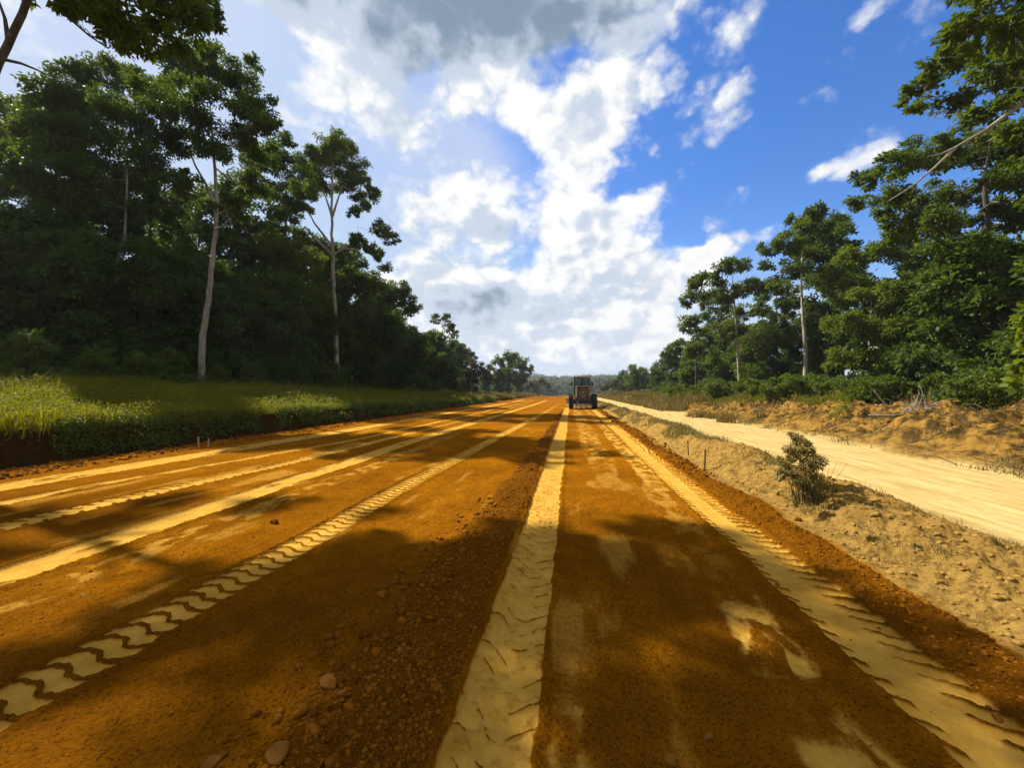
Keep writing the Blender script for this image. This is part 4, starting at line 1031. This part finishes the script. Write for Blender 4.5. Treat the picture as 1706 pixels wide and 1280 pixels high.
def world():
    w = D.worlds.new('World'); bpy.context.scene.world = w; w.use_nodes = True; w.node_tree.nodes.clear()
    nt = NT(w.node_tree); out = nt.new('ShaderNodeOutputWorld'); bg = nt.new('ShaderNodeBackground')
    STR = .08; bg.inputs[1].default_value = STR
    sky = nt.new('ShaderNodeTexSky', sky_type='NISHITA'); sky.sun_disc = False; sky.sun_elevation = R(SUN_EL); sky.sun_rotation = R(SUN_AZ)
    sky.air_density = 1.0; sky.dust_density = .6; sky.ozone_density = 2.5
    hs = nt.new('ShaderNodeHueSaturation'); hs.inputs['Saturation'].default_value = 1.42; hs.inputs['Value'].default_value = 1.25; hs.inputs['Hue'].default_value = .512
    nt.l.new(sky.outputs[0], hs.inputs['Color'])
    dv = nt.new('ShaderNodeTexCoord').outputs['Generated']
    dv = nt.vm('NORMALIZE', dv)
    sp = nt.new('ShaderNodeSeparateXYZ'); nt.l.new(dv, sp.inputs[0]); x, y, z = sp.outputs
    az = nt.m('ARCTAN2', x, y); el = nt.m('ARCSINE', z)
    # billowing distortion of the sky coordinates
    den = nt.m('ADD', nt.m('MAXIMUM', z, 0.0), .35)
    cmb = nt.new('ShaderNodeCombineXYZ'); nt.l.new(nt.m('DIVIDE', x, den), cmb.inputs[0]); nt.l.new(nt.m('DIVIDE', y, den), cmb.inputs[1]); nt.l.new(nt.m('MULTIPLY', z, .9), cmb.inputs[2])
    cp = cmb.outputs[0]
    warp = nt.vm('SUBTRACT', nt.noise(cp, 3.2, 6, .6, color=True), (.5, .5, .5))
    ae = nt.new('ShaderNodeCombineXYZ'); nt.l.new(az, ae.inputs[0]); nt.l.new(el, ae.inputs[1])
    sc = nt.new('ShaderNodeVectorMath', operation='SCALE'); nt.l.new(warp, sc.inputs[0]); sc.inputs['Scale'].default_value = .13
    q = nt.vm('ADD', ae.outputs[0], sc.outputs[0]); q = nt.vm('MULTIPLY', q, (1, 1, 0))
    def blob(px, py, rx, ry, rot, amp, acc):
        d0 = ray_dir(px, py); a0 = math.atan2(d0[0], d0[1]); e0 = math.asin(d0[2])
        k = F/math.cos(a0+YAW)**2
        mp = nt.new('ShaderNodeMapping', vector_type='TEXTURE'); nt.l.new(q, mp.inputs[0])
        kx = math.cos(a0+YAW)**2/F; ky = math.cos(e0)**2*math.cos(a0+YAW)/F
        mp.inputs['Location'].default_value = (a0, e0, 0); mp.inputs['Rotation'].default_value = (0, 0, R(rot)); mp.inputs['Scale'].default_value = (rx*kx, ry*ky, 1)
        g = nt.new('ShaderNodeTexGradient', gradient_type='SPHERICAL'); nt.l.new(mp.outputs[0], g.inputs[0])
        return nt.m('MULTIPLY_ADD', g.outputs[1], amp, acc)
    dens = 0.0
    for b in CLOUDS: dens = blob(*b, dens)
    bw = nt.vm('SUBTRACT', nt.noise(dv, 9, 5, .6, color=True), (.5, .5, .5))
    bs = nt.new('ShaderNodeVectorMath', operation='SCALE'); nt.l.new(bw, bs.inputs[0]); bs.inputs['Scale'].default_value = .075
    dq = nt.vm('MULTIPLY', nt.vm('ADD', dv, bs.outputs[0]), (1, 1, 1.35))
    def puffs(vec, det):
        v = nt.new('ShaderNodeTexVoronoi', feature='F1'); nt.l.new(vec, v.inputs['Vector'])
        v.inputs['Scale'].default_value = 9.5; v.inputs['Detail'].default_value = det; v.inputs['Roughness'].default_value = .55; v.inputs['Lacunarity'].default_value = 2.3
        v.normalize = True
        return nt.m('SUBTRACT', 1.0, v.outputs['Distance'])
    p1 = puffs(dq, 2.0); p2 = puffs(nt.vm('ADD', dq, (-.022, .012, .024)), 1.0)
    n1 = nt.noise(dv, 7, 9, .62); n0 = nt.noise(cp, 1.7, 4, .5)
    thick = nt.m('ADD', dens, nt.m('ADD', nt.m('ADD', nt.m('MULTIPLY', nt.m('SUBTRACT', p1, .58), 2.0), nt.m('MULTIPLY', nt.m('SUBTRACT', n1, .5), 1.3)), nt.m('MULTIPLY', nt.m('SUBTRACT', n0, .5), .9)))
    cov = nt.mr(thick, .52, 1.12)
    grey = 0.0
    for b in GREYS: grey = blob(*b, grey)
    rel = nt.m('ADD', nt.m('MULTIPLY', nt.m('SUBTRACT', p2, p1), 2.3), nt.m('MULTIPLY', nt.m('SUBTRACT', .66, p1), 1.0))
    gs = nt.m('ADD', nt.m('MULTIPLY', grey, 1.0), nt.m('ADD', rel, nt.m('ADD', nt.m('MULTIPLY', nt.m('SUBTRACT', nt.noise(cp, 2.0, 7, .55), .5), .75), nt.m('MULTIPLY', nt.mr(thick, .9, 2.4), .42))))
    gf = nt.mr(gs, -.05, 1.5, 0, 1, False)
    k = EXPO/STR
    white = (1.0*k, 1.0*k, .985*k); mid = (.58*k, .66*k, .80*k); dark = (.20*k, .285*k, .395*k)
    cc = nt.mix(nt.mr(gf, 0, .36, 0, 1), white, mid); cc = nt.mix(nt.mr(gf, .42, 1, 0, 1), cc, dark)
    veil = 0.0
    for b in VEILS: veil = blob(*b, veil)
    vn_ = nt.noise(cp, 1.6, 7, .62)
    vf = nt.m('MULTIPLY', nt.mr(veil, 0, .9), nt.mr(vn_, .25, .72, .45, .97))
    skyc = nt.mix(vf, nt.vm('MINIMUM', hs.outputs[0], (.62*k, .72*k, .95*k)), (.53*k, .64*k, .88*k))
    skyc = nt.mix(nt.mr(z, -.02, .24, .92, 0), skyc, (.56*k, .66*k, .80*k))
    col = nt.mix(cov, skyc, cc)
    # rest of dome, unseen: broken bright overcast added to whiten light in the shade
    back = nt.mr(nt.vm('DOT_PRODUCT', dv, (-sy_, cy_, 0), 1), .50, .20)
    col = nt.mix(back, col, nt.mix(nt.noise(dv, 3, 5), (.38*k, .39*k, .40*k), (.70*k, .68*k, .66*k)))
    nt.l.new(col, bg.inputs[0]); nt.l.new(bg.outputs[0], out.inputs[0])
    try: w.cycles.sampling_method = 'MANUAL'; w.cycles.sample_map_resolution = 512
    except Exception: pass
world()

# ------------------------------------------------------------------ render settings
sc = bpy.context.scene
sc.render.engine = 'CYCLES'
sc.view_settings.view_transform = 'Standard'; sc.view_settings.look = 'None'; sc.view_settings.gamma = 1; sc.view_settings.exposure = 1.0
sc.cycles.use_denoising = True
sc.cycles.max_bounces = 6; sc.cycles.diffuse_bounces = 3; sc.cycles.glossy_bounces = 2; sc.cycles.transmission_bounces = 3; sc.cycles.transparent_max_bounces = 6
sc.cycles.caustics_reflective = False; sc.cycles.caustics_refractive = False
sc.cycles.sample_clamp_indirect = 4
